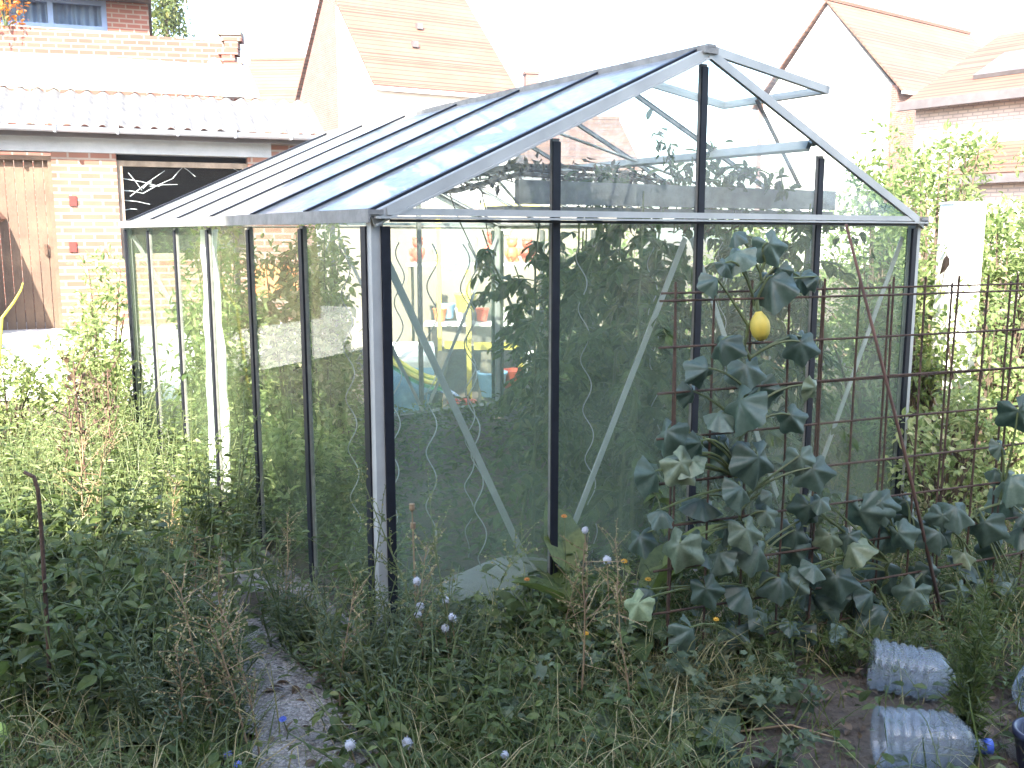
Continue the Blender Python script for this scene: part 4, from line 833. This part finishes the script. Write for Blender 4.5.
climb = [(738,262,30),(768,255,36),(772,293,44),(735,240,22),(800,287,30),(716,287,26),(742,312,26),(818,285,24),(722,352,34),(708,380,34),(745,378,40),(760,398,36),(800,352,30),(742,415,46),(718,425,34),(693,400,26),
         (668,442,36),(655,485,40),(690,468,32),(730,462,40),(757,470,44),(800,470,42),(815,395,26),(790,425,30),(740,500,40),(700,515,44),(770,515,36),(745,540,36),(680,558,44),(720,565,36),(758,560,40),(795,545,44),
         (640,545,28),(705,600,38),(745,600,36),(780,590,34),(690,640,36),(735,640,36),(765,625,34),(812,480,36),(825,520,30),(650,600,30),(700,450,26),(760,340,26),(785,320,22),(728,535,28),(660,520,28)]
climb += [(r.uniform(675, 820), r.uniform(440, 660), r.uniform(20, 34)) for _ in range(10)]+[(r.uniform(700, 815), r.uniform(265, 450), r.uniform(20, 34)) for _ in range(8)]+[(640, 612, 30, 1)]
climb = [q for q in climb if abs(q[0]-760) > 26 or abs(q[1]-320) > 32 or q[1] < 300]
squash_plant('squash_vine', climb, gnd(748, 690), 'grey green squash vine climbing the rusty mesh with one yellow squash', [(752,640),(745,560),(735,480),(745,400),(750,330),(765,262)], 21, fruit=(760, 326))
trail = [(860,525,46),(893,540,44),(882,578,42),(850,558,38),(915,605,46),(880,620,44),(938,545,40),(955,520,40),(985,535,42),(1000,560,44),(1010,510,40),(930,580,36),(870,650-45,40),(835,588,40),(905,525,34),(965,575,42),(990,600,38),
         (845,640,34),(815,610,38),(800,640,34),(945,615,34),(1015,590,34),(830,545,30),(920,535,30),(1018,425,46),(1012,490,40),(1000,455,30),(995,480,30),(1022,540,40),(960,600,30),(900,640,26)]
trail += [(r.uniform(800, 1024), r.uniform(505, 625), r.uniform(20, 36)) for _ in range(30)]
squash_plant('squash_vine', trail, gnd(900, 680), 'spreading squash vine with drooping grey green leaves behind the plastic bottles', [(900,650),(880,590),(900,545),(950,530),(1000,500)], 22, off=-.02)
# withered leaf on the mesh
b = MB(); leaves(b, at_tr(947, 255), np.array([-.25,-.1,-1]), np.array([.3,-1,.2]), .075, .032, OVAL, np.array([.4])); b.tube([at_tr(947,253), at_tr(946,262,.01), at_tr(940,295)], .0015, .0015, 4, tint=.2)
tag(centre(b.build('withered_leaf', M['deadleaf'])), 'dark withered leaf standing up above the right end of the mesh', 'leaf')

# ------------------------------------------------------------------ plastic bottles
def bottle(px, py, yaw, label, s=1.0, pitch=0):
    q = gnd(px, py); root = empty('plastic_bottle', (q[0], q[1], .085*s+.005), yaw, label, 'bottle', None); root.scale = (s,)*3; root.rotation_euler[1] = pitch
    prof = [(-.13,.0800)]
    for k in range(6): x = -.13+.028*k; prof += [(x+.002,.085),(x+.012,.085),(x+.018,.0785),(x+.024,.0785)]
    prof += [(.045,.085),(.075,.078),(.105,.055),(.122,.028),(.128,.019),(.150,.018)]
    inner = [(h, rr-.0035) for h, rr in prof[::-1]]
    b = MB(); b.lathe(prof+inner, (0,0,0), (1,0,0), 32, caps=(False,False)); b.build('bottle_body', M['plastic'], root, True)
    b = MB(); b.lathe([(.146,.021),(.168,.021)], (0,0,0), (1,0,0), 16); b.build('cap', M['cap'], root, True); return root
bottle(911, 697, -.28, 'clear ribbed plastic bottle lying near the squash vine, neck pointing right', 1.02, .10)
bottle(925, 772, -.10, 'clear ribbed plastic bottle lying nearest the camera at the bottom edge', 1.06, .03)
bottle(1046, 706, .9, 'clear plastic bottle cut off by the right edge of the picture', 1.0, -.05)
q = gnd(1040, 772); b = MB(); b.lathe([(0,.055),(.012,.06),(.11,.075),(.112,.082),(.13,.082),(.13,.072),(.02,.055)], (0,0,0), n=24); o = b.build('plant_pot', M['darkblue'], smooth=True); o.location = tuple(q); tag(o, 'dark blue plastic pot in the bottom right corner', 'pot')

# ------------------------------------------------------------------ hedge and shrubs on the right
def shrub(name, px, Y, rx, ry, h, ncl, nl, ll, mat, label, cat, seed, ratio=.5, z=0, sm='bark'):
    st, fo = bush_builders(seed, rx, ry, h, ncl, nl, ll, ratio); o = herb(name, st, fo, mat, label, cat, sm=M[sm]); x = (px-512)/F*Y; o.location = (x, Y, float(gz(x, Y))+z); return o
shrub('hedge_shrub', 935, 7.2, .75, .7, 2.1, 150, 34, .055, M['hedge'], 'light green loose shrub rising beside the right corner of the greenhouse', 'shrub', 101)
shrub('hedge_shrub', 1010, 6.4, .8, .6, 1.55, 150, 34, .05, M['hedge'], 'sunlit small leaved shrub at the right edge behind the mesh', 'shrub', 102)
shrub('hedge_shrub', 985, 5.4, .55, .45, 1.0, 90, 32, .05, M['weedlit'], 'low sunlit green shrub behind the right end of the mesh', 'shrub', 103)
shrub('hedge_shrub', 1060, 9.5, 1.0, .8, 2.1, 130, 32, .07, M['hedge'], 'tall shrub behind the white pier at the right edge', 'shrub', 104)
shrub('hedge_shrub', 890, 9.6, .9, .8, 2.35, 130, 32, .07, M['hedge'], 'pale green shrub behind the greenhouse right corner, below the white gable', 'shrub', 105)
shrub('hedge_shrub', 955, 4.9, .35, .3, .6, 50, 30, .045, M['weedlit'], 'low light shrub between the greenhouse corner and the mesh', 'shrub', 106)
shrub('garden_shrub', 760, 10.6, 1.2, .8, 1.5, 120, 30, .07, M['hedge'], 'rounded green shrub behind the greenhouse seen through the right gable panes', 'shrub', 107)
shrub('garden_shrub', 620, 9.6, 1.0, .7, 1.5, 110, 30, .07, M['hedge'], 'dark green shrub behind the greenhouse seen through the middle gable panes', 'shrub', 108)
shrub('garden_shrub', -95, 8.3, .5, .55, 1.5, 80, 30, .06, M['weedlit'], 'leafy bush in front of the garden shed left of the yard', 'shrub', 114)  # unseen bush added so the side panes reflect green
for i, yy in enumerate((-1.6, .2, 2.0)):  # unseen hedge row added so the gable glass reflects green
    st, fo = bush_builders(140+i, .9, 1.1, 3.2, 150, 26, .08); o = herb('tall_hedge_plant', st, fo, M['hedge'], ['tall dense hedge plant nearest the townhouse wall', 'tall dense hedge plant in the middle of its row', 'tall dense hedge plant at the end of its row nearest the bottles'][i], 'shrub', sm=M['bark']); o.location = (4.9, yy, 0)
shrub('hedge_shrub', 880, 6.3, .32, .45, 1.75, 90, 32, .055, M['hedge'], 'bright green shrub pressed against the far right side of the greenhouse', 'shrub', 109)
shrub('hedge_shrub', 925, 5.75, .30, .30, 1.5, 70, 32, .05, M['hedge'], 'bright shrub standing just right of the greenhouse front corner', 'shrub', 110)
# tree top behind the parapet
r = np.random.default_rng(77); root = empty('conifer_tree', (at(166, 30, 26)[0], 26, 0), 0, 'green tree whose top shows between the brick house and the sky', 'tree'); b = MB(); b.tube([[0,0,0],[.05,0,4],[0,.05,8.2]], .16, .03, 8); b.build('trunk', M['bark'], root); fo = MB(); st = MB()
for k in range(170):
    z = r.uniform(2.5, 8.5); rad = (8.9-z)*.16+.12; a = r.uniform(0, 6.28); c = np.array([math.cos(a)*rad*r.uniform(.3,1), math.sin(a)*rad*r.uniform(.3,1), z]); m = 34; Q = c+r.normal(0, .16, (m, 3)); L = r.uniform(.08, .15, m); leaves(fo, Q, r.normal(0, .7, (m, 3))+np.array([0,0,.3]), r.normal(0, 1, (m, 3)), L, L*.5, OVAL, r.uniform(.2, .9, m))
fo.build('crown', M['weed'], root)

# ------------------------------------------------------------------ lit shrubs and herbs at the left
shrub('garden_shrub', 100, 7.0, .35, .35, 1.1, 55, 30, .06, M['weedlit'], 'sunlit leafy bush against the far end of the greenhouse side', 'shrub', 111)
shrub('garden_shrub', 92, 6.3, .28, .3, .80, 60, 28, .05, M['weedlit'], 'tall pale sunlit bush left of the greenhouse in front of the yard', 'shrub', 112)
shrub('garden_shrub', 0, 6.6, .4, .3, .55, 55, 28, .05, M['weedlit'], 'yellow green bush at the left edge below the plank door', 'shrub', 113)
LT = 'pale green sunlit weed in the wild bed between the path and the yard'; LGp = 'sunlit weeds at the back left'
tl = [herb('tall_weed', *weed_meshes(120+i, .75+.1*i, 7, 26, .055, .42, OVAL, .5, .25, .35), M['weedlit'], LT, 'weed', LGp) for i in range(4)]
k = 0; r = np.random.default_rng(13)
for _ in range(84):
    Y = r.uniform(4.3, 6.8); px = r.uniform(-30, 235); x = (px-512)/F*Y
    if Y < 4.3 and abs(x-np.interp(Y, pc[:,1], pc[:,0])) < .22: x -= .3
    gl = ((x-CX)*math.cos(TH)+(Y-CY)*math.sin(TH))
    if gl > -.12: continue
    o = tl[k] if k < 4 else copy_tree(tl[k % 4]); k += 1; s = r.uniform(.6, 1.0)*(.7 if Y > 5.6 and px < 70 else 1); o.location = (x, Y, float(gz(x, Y))-.01); o.rotation_euler[2] = r.uniform(0, 6.28); o.scale = (s, s, s*r.uniform(.8, 1.15))
# yellowish arching shoot at the far left
b = MB(); P = [at(-14, 345, 6.4), at(2, 318, 6.4), at(14, 302, 6.4), at(21, 290, 6.4), at(23, 283, 6.4)]; P[0][2] = .2; b.tube(P, .012, .005, 6, tint=1); o = centre(b.build('arching_shoot', leafmat('yellow_shoot', [(0,(.4,.4,.08)),(1,(.55,.5,.1))], .2))); tag(o, 'yellow arching shoot before the plank door at the left edge', 'shoot')
# brown dead stalks and the bent rod
b = MB(); g0 = gnd(52, 735); b.tube([g0, at(48, 640, g0[1]), at(42, 540, g0[1]), at(38, 490, g0[1]), at(34, 477, g0[1]), at(24, 472, g0[1])], .007, .006, 8); tag(centre(b.build('bent_rod', M['rust'], smooth=True)), 'rusty bent steel rod with a hooked top standing in the left weeds', 'rod')
for i, (px, py, Y, h, lab) in enumerate(((73, 520, 4.6, .95, 'brown dried dock stalk in the left weeds, behind the bent rod'), (45, 500, 5.0, .85, 'brown seed stalk at the far left above the shaded weeds'), (95, 480, 5.3, .8, 'brown withered stalk in the sunlit weeds'))):
    rr = np.random.default_rng(200+i); x = (px-512)/F*Y; root = empty('dead_stalk', (x, Y, 0), 0, lab, 'stalk'); st = MB(); fo = MB(); c = curve([0,0,0], [rr.normal(0,.08),0,1], h, 8, 0, .05, rr); st.tube(c, .007, .003, 5)
    for q in range(7): p, t = along(c, np.array([rr.uniform(.45, .95)])); st.tube(curve(p[0], [rr.normal(0,.6), rr.normal(0,.6), .9], .18, 4, 0, .1, rr), .003, .002, 4)
    p, t = along(c, rr.uniform(.4, 1, 90)); L = rr.uniform(.015, .035, 90); leaves(fo, p+rr.normal(0, .028, (90, 3)), rr.normal(0, 1, (90, 3)), rr.normal(0, 1, (90, 3)), L, L*.7, OVAL, rr.uniform(0, .6, 90)); st.build('stem', M['brownstem'], root); fo.build('husk_cluster', M['deadleaf'], root)
# pale green fruit at the left edge
q = gnd(-6, 765); b = MB(); b.ball((0,0,.045), (.052,.052,.047), 18, 12); b.tube([[0,0,.09],[.01,0,.11]], .006, .004, 6); o = b.build('gourd', M['pomgreen'], smooth=True); o.location = (q[0], q[1], .04); tag(o, 'pale green gourd on the ground in the bottom left corner', 'gourd')

# ------------------------------------------------------------------ shaded weeds, foreground
def scatter(protos, pts, smin, smax, seed, sq=1.0):
    rr = np.random.default_rng(seed)
    for i, (x, y) in enumerate(pts):
        o = protos[i] if i < len(protos) else copy_tree(protos[i % len(protos)]); s = rr.uniform(smin, smax); o.location = (float(x), float(y), float(gz(x, y))-.01); o.rotation_euler = (rr.normal(0,.08), rr.normal(0,.08), rr.uniform(0, 6.28)); o.scale = (s, s, s*sq*rr.uniform(.85, 1.1))
def region(n, px0, px1, Y0, Y1, seed, avoid=.2, maxt=4000):
    rr = np.random.default_rng(seed); out = []
    while len(out) < n and maxt:
        maxt -= 1; Y = rr.uniform(Y0, Y1); x = (rr.uniform(px0, px1)-512)/F*Y
        if Y < 4.1 and abs(x-np.interp(Y, pc[:,1], pc[:,0])) < avoid: continue
        gx_ = (x-CX)*math.cos(TH)+(Y-CY)*math.sin(TH); gy_ = -(x-CX)*math.sin(TH)+(Y-CY)*math.cos(TH)
        if gx_ > -.16 and gy_ > -.14: continue
        out.append((x, Y))
    return out
g1 = [herb('leafy_weed', *weed_meshes(300+i, .62, 8, 18, .085, .48, OVAL, .7, .5, .5), M['weed'], 'dark green leafy weed in the shaded bed left of the gravel path', 'weed', 'shaded weeds left of the path') for i in range(4)]
scatter(g1, region(62, -60, 215, 2.75, 4.6, 1, .30), .7, 1.15, 1)
g2 = [herb('narrow_leaved_weed', *weed_meshes(320+i, .55, 9, 34, .055, .22, SLIM, .6, .45, .4), M['grey_leaf'], 'slender grey green weed with narrow leaves beside the gravel path', 'weed', 'narrow leaved weeds beside the path') for i in range(3)]
scatter(g2, region(64, 90, 420, 2.6, 4.3, 2, .21), .5, 1.0, 2)
g3 = [herb('low_weed', *weed_meshes(340+i, .34, 8, 16, .06, .5, OVAL, .8, .7, .6), M['weed'], 'low bushy weed crowding the foot of the greenhouse gable', 'weed', 'low weeds before the greenhouse gable') for i in range(4)]
scatter(g3, region(54, 230, 680, 2.55, 3.9, 3, .22), .6, 1.15, 3)
g4 = [herb('lobed_weed', *weed_meshes(360+i, .30, 7, 12, .065, .9, LOBE, .8, .7, .5), M['grey_leaf'], 'lobed leaf weed in the shaded foreground', 'weed', 'lobed weeds in the foreground') for i in range(3)]
scatter(g4, region(30, 440, 760, 2.5, 3.3, 4, .2), .6, 1.1, 4)
g5 = [herb('ragged_weed', *weed_meshes(380+i, .45, 7, 30, .06, .26, SLIM, .5, .4, .4), M['weed'], 'ragged weed filling the bed under the squash vines', 'weed', 'weeds under the squash vines') for i in range(3)]
scatter(g5, [p for p in region(46, 640, 1040, 3.0, 4.6, 5, .2)], .5, .95, 5)
# chard like plant with big upright leaves by the gable
r = np.random.default_rng(90)
def rosette(name, px, py, n, L, mat, label, cat, seed, tm=OVAL, ratio=.42, upz=1.0):
    rr = np.random.default_rng(seed); q = gnd(px, py); root = empty(name, q, 0, label, cat); st = MB(); fo = MB()
    for k in range(n):
        a = k*2.4+rr.uniform(0, .5); l = L*rr.uniform(.6, 1.1); d = np.array([math.cos(a), math.sin(a), upz*rr.uniform(.6, 1.6)]); c = curve([0,0,0], d, l*.7, 5, .5, .05, rr); st.tube(c, .006, .004, 5); dd = c[-1]-c[-2]
        leaves(fo, c[-1:], nrm(dd)+rr.normal(0, .15, 3), np.array([0,0,1.])-d*.3, l*.75, l*.75*ratio*1.4, tm, np.array([rr.uniform(.1, .75)]))
    st.build('stalks', M['stem'], root); fo.build('leaf_blades', mat, root); return root
rosette('chard_plant', 612, 640, 16, .42, M['weed'], 'broad leaved green plant with upright glossy leaves before the second gable pane', 'plant', 91)
rosette('dock_plant', 548, 668, 14, .24, M['weed'], 'dock plant with long green leaves at the foot of the first gable post', 'plant', 92)
rosette('thistle_plant', 655, 760, 14, .24, M['grey_leaf'], 'grey green lobed plant at the bottom middle of the picture', 'plant', 93, SQ, .8, .6)
rosette('mallow_plant', 150, 742, 12, .18, M['grey_leaf'], 'round leaved plant among the shaded weeds at the lower left', 'plant', 94, SQ, .75, .9)
# yellow flowers (marigolds) on stalks
def flower(px, py, Y, mat, label, rad=.018, name='marigold', gz0=0, col='stem', heads=1, ball=False, cat='flower', stemh=None):
    rad *= .82; P = at(px, py, Y); h = P[2]; root = empty(name, (P[0], P[1], 0), 0, label, cat); st = MB(); c = np.array([[0,.02,0],[.012,.01,h*.5],[0,0,h]]); st.tube(c, .0028, .002, 5); st.build('stem', M[col], root)
    b = MB()
    if ball: b.ball((0,0,h), (rad, rad, rad*.95), 12, 8); n = 70; D = nrm(np.random.default_rng(int(px)).normal(0, 1, (n, 3))); leaves(b, np.array([0,0,h])+D*rad*.8, D, np.array([0,0,1.]), rad*.5, rad*.25, SLIM, np.full(n, .5))
    else:
        n = 12; a = np.arange(n)*2*PI/n; D = np.stack([np.cos(a), np.sin(a)*.7-.2, .4+.3*np.sin(a)], 1); leaves(b, np.repeat([[0,0,h]], n, 0), D, np.array([0,-.5,1.]), rad, rad*.6, OVAL, np.random.default_rng(int(px)).uniform(0, 1, n)); b.ball((0,-.002,h+.003), rad*.35, 8, 6)
    b.build('flower_head', mat, root, ball)
    return root
flower(624, 562, 3.35, M['yellow_petal'], 'small yellow flower above the chard leaves, lower one beside the pale leaf')
flower(564, 517, 3.45, M['orange_petal'], 'orange seed head flower beside the first gable post', .016)
flower(648, 580, 3.3, M['yellow_petal'], 'yellow flower just below the big squash leaf by the mesh', .016)
flower(716, 620, 3.0, M['yellow_petal'], 'small yellow flower low beside the mesh foot', .014)
flower(586, 634, 3.0, M['yellow_petal'], 'yellow bud in the weeds at the centre foreground', .013)
flower(585, 740, 2.5, M['orange_petal'], 'orange flower at the bottom centre', .014)
flower(527, 580, 3.3, M['orange_petal'], 'orange flower before the grey sack', .014)
flower(330, 690, 3.1, M['orange_petal'], 'orange leaf bud right of the gravel path', .013)
for px, py, Y, rad, lab in ((417, 581, 3.1, .016, 'topmost white fluffy seed head before the first gable pane'), (420, 606, 3.05, .017, 'larger white fluffy seed head below the topmost one'), (418, 614, 3.0, .014, 'white fluffy seed head touching the larger one'), (446, 600, 3.1, .014, 'white fluffy seed head right of the pair'), (452, 618, 3.05, .018, 'pale fluffy seed head low right of the corner post'), (445, 628, 3.0, .015, 'greyish fluffy seed head lowest of the cluster by the corner post'),
                            (585, 530, 3.4, .015, 'white seed head left above the chard leaves'), (607, 560, 3.3, .018, 'white seed head among the chard leaves'), (505, 755, 2.45, .013, 'white seed head near the bottom centre'), (407, 743, 2.5, .019, 'pale seed head at the bottom left of centre'), (350, 745, 2.5, .018, 'pale brown seed head by the path foot')):
    flower(px, py, Y, M['fluff'], lab, rad, 'seed_head', col='drystem', ball=True, cat='seed head')
for px, py, Y, lab in ((228, 755, 2.5, 'blue cornflower at the bottom left of the path'), (283, 720, 2.7, 'blue cornflower at the right side of the path'), (320, 715, 2.75, 'blue cornflower rightmost of the path edge'), (238, 765, 2.45, 'second blue cornflower low by the path foot')):
    flower(px, py, Y, M['blue_petal'], lab, .017, 'cornflower')
# poppy seed stalk and wispy seeding stems before the first pane
def wisp(px, py, Y, lean, h, label, seed, mat='drystem', n=26):
    rr = np.random.default_rng(seed); x = (px-512)/F*Y; root = empty('seeding_stem', (x, Y, 0), 0, label, 'stem'); st = MB(); fo = MB(); c = curve([0,0,0], [lean,0,1], h, 10, .4, .05, rr); st.tube(c, .004, .0015, 5)
    for q in range(n):
        t = np.array([rr.uniform(.3, 1)]); p, tt_ = along(c, t); d = tt_[0]*.8+rr.normal(0, .6, 3); cc = curve(p[0], d, rr.uniform(.05, .14), 4, .2, .1, rr); st.tube(cc, .0015, .001, 3); m = 9; pp, _ = along(cc, np.linspace(.2, 1, m)); L = rr.uniform(.006, .013, m); leaves(fo, pp, rr.normal(0, 1, (m, 3)), rr.normal(0, 1, (m, 3)), L, L*.7, OVAL, rr.uniform(.3, 1, m))
    st.build('stem', M['stem'], root); fo.build('seed_spray', M['grass'], root); return root
wisp(440, 680, 3.0, -.22, .82, 'wispy seeding weed leaning left across the corner post', 401)
wisp(455, 680, 3.05, -.1, .72, 'wispy seeding weed upright before the first gable pane', 402)
wisp(470, 690, 2.95, .14, .6, 'wispy seeding weed leaning right towards the grey sack', 403)
wisp(360, 650, 3.1, -.05, .62, 'thin dry seeding stem before the last side pane', 404)
for px, py, Y, lab in ((412, 508, 3.2, 'dry poppy seed pod highest before the first gable pane'), (413, 527, 3.22, 'dry poppy seed pod just below the highest one')):
    P = at(px, py, Y); root = empty('poppy_stalk', (P[0], P[1], 0), 0, lab, 'seed pod'); b = MB(); b.tube([[.01,0,0],[0,0,P[2]]], .003, .0025, 5); b.build('stem', M['drystem'], root); b = MB(); b.lathe([(-.012,.004),(-.004,.010),(.006,.010),(.010,.007),(.012,.011),(.015,.010)], (0,0,P[2]), n=12); b.build('pod', M['drystem'], root, True)
# dry straw coloured stems scattered through the weeds
sp = [wisp(500, 700, 3.0, .1*(i-1), .5+.06*i, 'thin straw coloured dry stem standing in the shaded weeds', 410+i) for i in range(3)]
for i, (x, y) in enumerate(region(16, 60, 640, 2.6, 4.4, 17, .15)):
    o = sp[i] if i < 3 else copy_tree(sp[i % 3]); o['group'] = 'dry stems in the weeds'; o.location = (x, y, 0); o.rotation_euler[2] = random.uniform(0, 6.28); s = random.uniform(.7, 1.3); o.scale = (s, s, s)
for o in sp:
    for ch in o.children: ch.data.materials[0] = M['drystem'] if ch.name.startswith('stem') else M['grass']
# clump of dry straw under the mesh foot
rr = np.random.default_rng(71); q = gnd(660, 700); n = 700; P = np.tile(q, (n, 1))+rr.normal(0, 1, (n, 3))*np.array([.16,.10,0])+np.array([0,0,.0]); b = MB(); D = np.stack([rr.normal(-.1,.45,n), rr.normal(-.1,.35,n), rr.uniform(.3,1.2,n)], 1); blades(b, P, D, rr.uniform(.12,.38,n), rr.uniform(.0015,.003,n), rr.uniform(.2,1.1,n), rr.uniform(.88,1,n))
tag(centre(b.build('dry_grass_clump', M['grass'])), 'clump of pale dry grass under the left end of the mesh', 'grass clump')
for i, (a, c, lab) in enumerate((((680,690),(735,632),'bare grey branch lying under the squash vine'), ((735,738),(850,752),'thin pale twig lying on the bare soil'))):
    p, q = gnd(*a), gnd(*c); p[2] = .02; q[2] = .03+.12*(i == 0); b = MB(); b.tube([p, (p+q)/2+np.array([.0,.02,.03]), q], .010 if i == 0 else .004, .005 if i == 0 else .003, 6); tag(centre(b.build('fallen_twig', M['drystem'], smooth=True)), lab, 'twig')
# feathery green plant beside the bottles
rr = np.random.default_rng(55); q = gnd(966, 766); root = empty('feathery_plant', q, 0, 'feathery fine leaved green plant standing before the plastic bottles', 'plant'); st = MB(); fo = MB()
for s in range(5):
    c = curve([rr.normal(0,.015), rr.normal(0,.015), 0], [rr.normal(0,.13), rr.normal(0,.1), 1], rr.uniform(.42,.62), 8, .1, .05, rr); st.tube(c, .004, .002, 5); n = 190; t = rr.uniform(.08, 1, n); P, Tn = along(c, t); D = nrm(rr.normal(0, 1, (n, 3))+Tn*.9); L = (.08-.045*t)*rr.uniform(.6, 1.2, n)
    leaves(fo, P, D, rr.normal(0, 1, (n, 3)), L, L*.07, SLIM, rr.uniform(.1, .9, n))
    P2 = P+D*L[:, None]*.5; leaves(fo, P2, nrm(D+rr.normal(0, .6, (n, 3))), rr.normal(0, 1, (n, 3)), L*.6, L*.05, SLIM, rr.uniform(.1, .9, n))
st.build('stems', M['stem'], root); fo.build('foliage', M['weed'], root)
# concrete edging blocks along the long side
for i, (y, l, dz) in enumerate(((.62,.5,0),(1.2,.55,.01),(1.85,.6,-.005))):
    b = MB(); b.box((0,0,.06), (.10,l,.14)); o = b.build('kerb_block', M['concrete']); o.location = tuple(gl2w((-.24, y+.25, -.06+dz))); o.rotation_euler[2] = TH+.03*i-.02; tag(o, ['mossy concrete kerb block beside the greenhouse side, nearest the corner post', 'middle concrete kerb block beside the greenhouse side', 'farthest concrete kerb block beside the greenhouse side'][i], 'kerb block')

# ------------------------------------------------------------------ ground cover (uncountable)
rr = np.random.default_rng(99)
def keep(x, y):
    pd = np.abs(x-np.interp(y, pc[:,1], pc[:,0]))+(y > 4.1); gx_ = (x-CX)*math.cos(TH)+(y-CY)*math.sin(TH); gy_ = -(x-CX)*math.sin(TH)+(y-CY)*math.cos(TH)
    ing = (gx_ > -.1) & (gy_ > -.1) & (gx_ < W+.1) & (gy_ < LN+.1); soil = (x > .55) & (y < 3.15) & (x-.55 > (2.2-y)*.2); yard = (x < -2.6) & (y > 7.4)
    return (~ing) & ((pd > .20) | (rr.uniform(0, 1, len(x)) < .05)) & ((~soil) | (rr.uniform(0, 1, len(x)) < .12)) & ~yard
n = 30000; y = 2.0+7*rr.uniform(0, 1, n)**1.8; x = y*rr.uniform(-.62, .62, n); k = keep(x, y); x, y = x[k], y[k]; n = len(x); b = MB()
D = np.stack([rr.normal(0,.4,n), rr.normal(0,.4,n), np.ones(n)], 1); blades(b, np.stack([x, y, gz(x, y)], 1), D, rr.uniform(.06,.38,n), rr.uniform(.0012,.0032,n), rr.uniform(.1,.9,n), np.where(rr.uniform(0,1,n) < .26, rr.uniform(.86,1,n), rr.uniform(0,.8,n)))
tag(b.build('grass', M['grass']), 'uncut grass and straw among the garden weeds', 'grass', kind='stuff')
n = 26000; y = 2.0+7*rr.uniform(0, 1, n)**1.8; x = y*rr.uniform(-.62, .62, n); k = keep(x, y); x, y = x[k], y[k]; n = len(x); b = MB(); L = rr.uniform(.02,.06,n)
leaves(b, np.stack([x, y, gz(x, y)+rr.uniform(.005,.14,n)], 1), np.stack([rr.normal(0,1,n), rr.normal(0,1,n), rr.uniform(-.1,.6,n)], 1), np.array([0,0,1.])+rr.normal(0,.35,(n,3)), L, L*.55, OVAL, rr.uniform(0,.95,n)); tag(b.build('ground_cover', M['weed']), 'small leaved ground cover between the taller weeds', 'ground cover', kind='stuff')
n = 900; y = rr.uniform(2.3,4.2,n); x = y*rr.uniform(-.3,.58,n); b = MB(); L = rr.uniform(.02,.055,n); leaves(b, np.stack([x, y, rr.uniform(.008,.03,n)], 1), rr.normal(0,1,(n,3))*np.array([1,1,.25]), np.array([0,0,1.])+rr.normal(0,.4,(n,3)), L, L*.6, OVAL, rr.uniform(0,1,n)); tag(b.build('fallen_leaves', M['deadleaf']), 'brown fallen leaves scattered on the soil', 'fallen leaves', kind='stuff')
# green floor cover inside the greenhouse
n = 5000; X_ = rr.uniform(.05, W-.05, n); Y_ = rr.uniform(.05, LN-.05, n); P = np.array([gl2w((a, c, -.03)) for a, c in zip(X_, Y_)]); P[:,2] += rr.uniform(0,.16,n); L = rr.uniform(.03,.08,n); b = MB(); leaves(b, P, np.stack([rr.normal(0,1,n), rr.normal(0,1,n), rr.uniform(0,.8,n)], 1), np.array([0,0,1.])+rr.normal(0,.35,(n,3)), L, L*.5, OVAL, rr.uniform(0,.95,n)); tag(b.build('floor_weeds', M['weed']), 'green weeds covering the greenhouse floor', 'ground cover', kind='stuff')
# soil crumbs on the bare patch
n = 1500; x = rr.uniform(.5, 2.2, n); y = rr.uniform(2.2, 3.4, n); s = rr.uniform(.004,.016,n); t = np.array([[1,0,0],[-1,0,0],[0,1,0],[0,-1,0],[0,0,.8],[0,0,-.8]]); V = np.stack([x, y, np.full(n,.004)], 1)[:,None]+t[None]*s[:,None,None]*rr.uniform(.6,1.3,(n,6,1)); b = MB(); b.bulk(V, np.array([[0,2,4],[2,1,4],[1,3,4],[3,0,4],[2,0,5],[1,2,5],[3,1,5],[0,3,5]]), np.full(n,.5)); tag(b.build('soil_crumbs', M['soil']), kind='stuff')
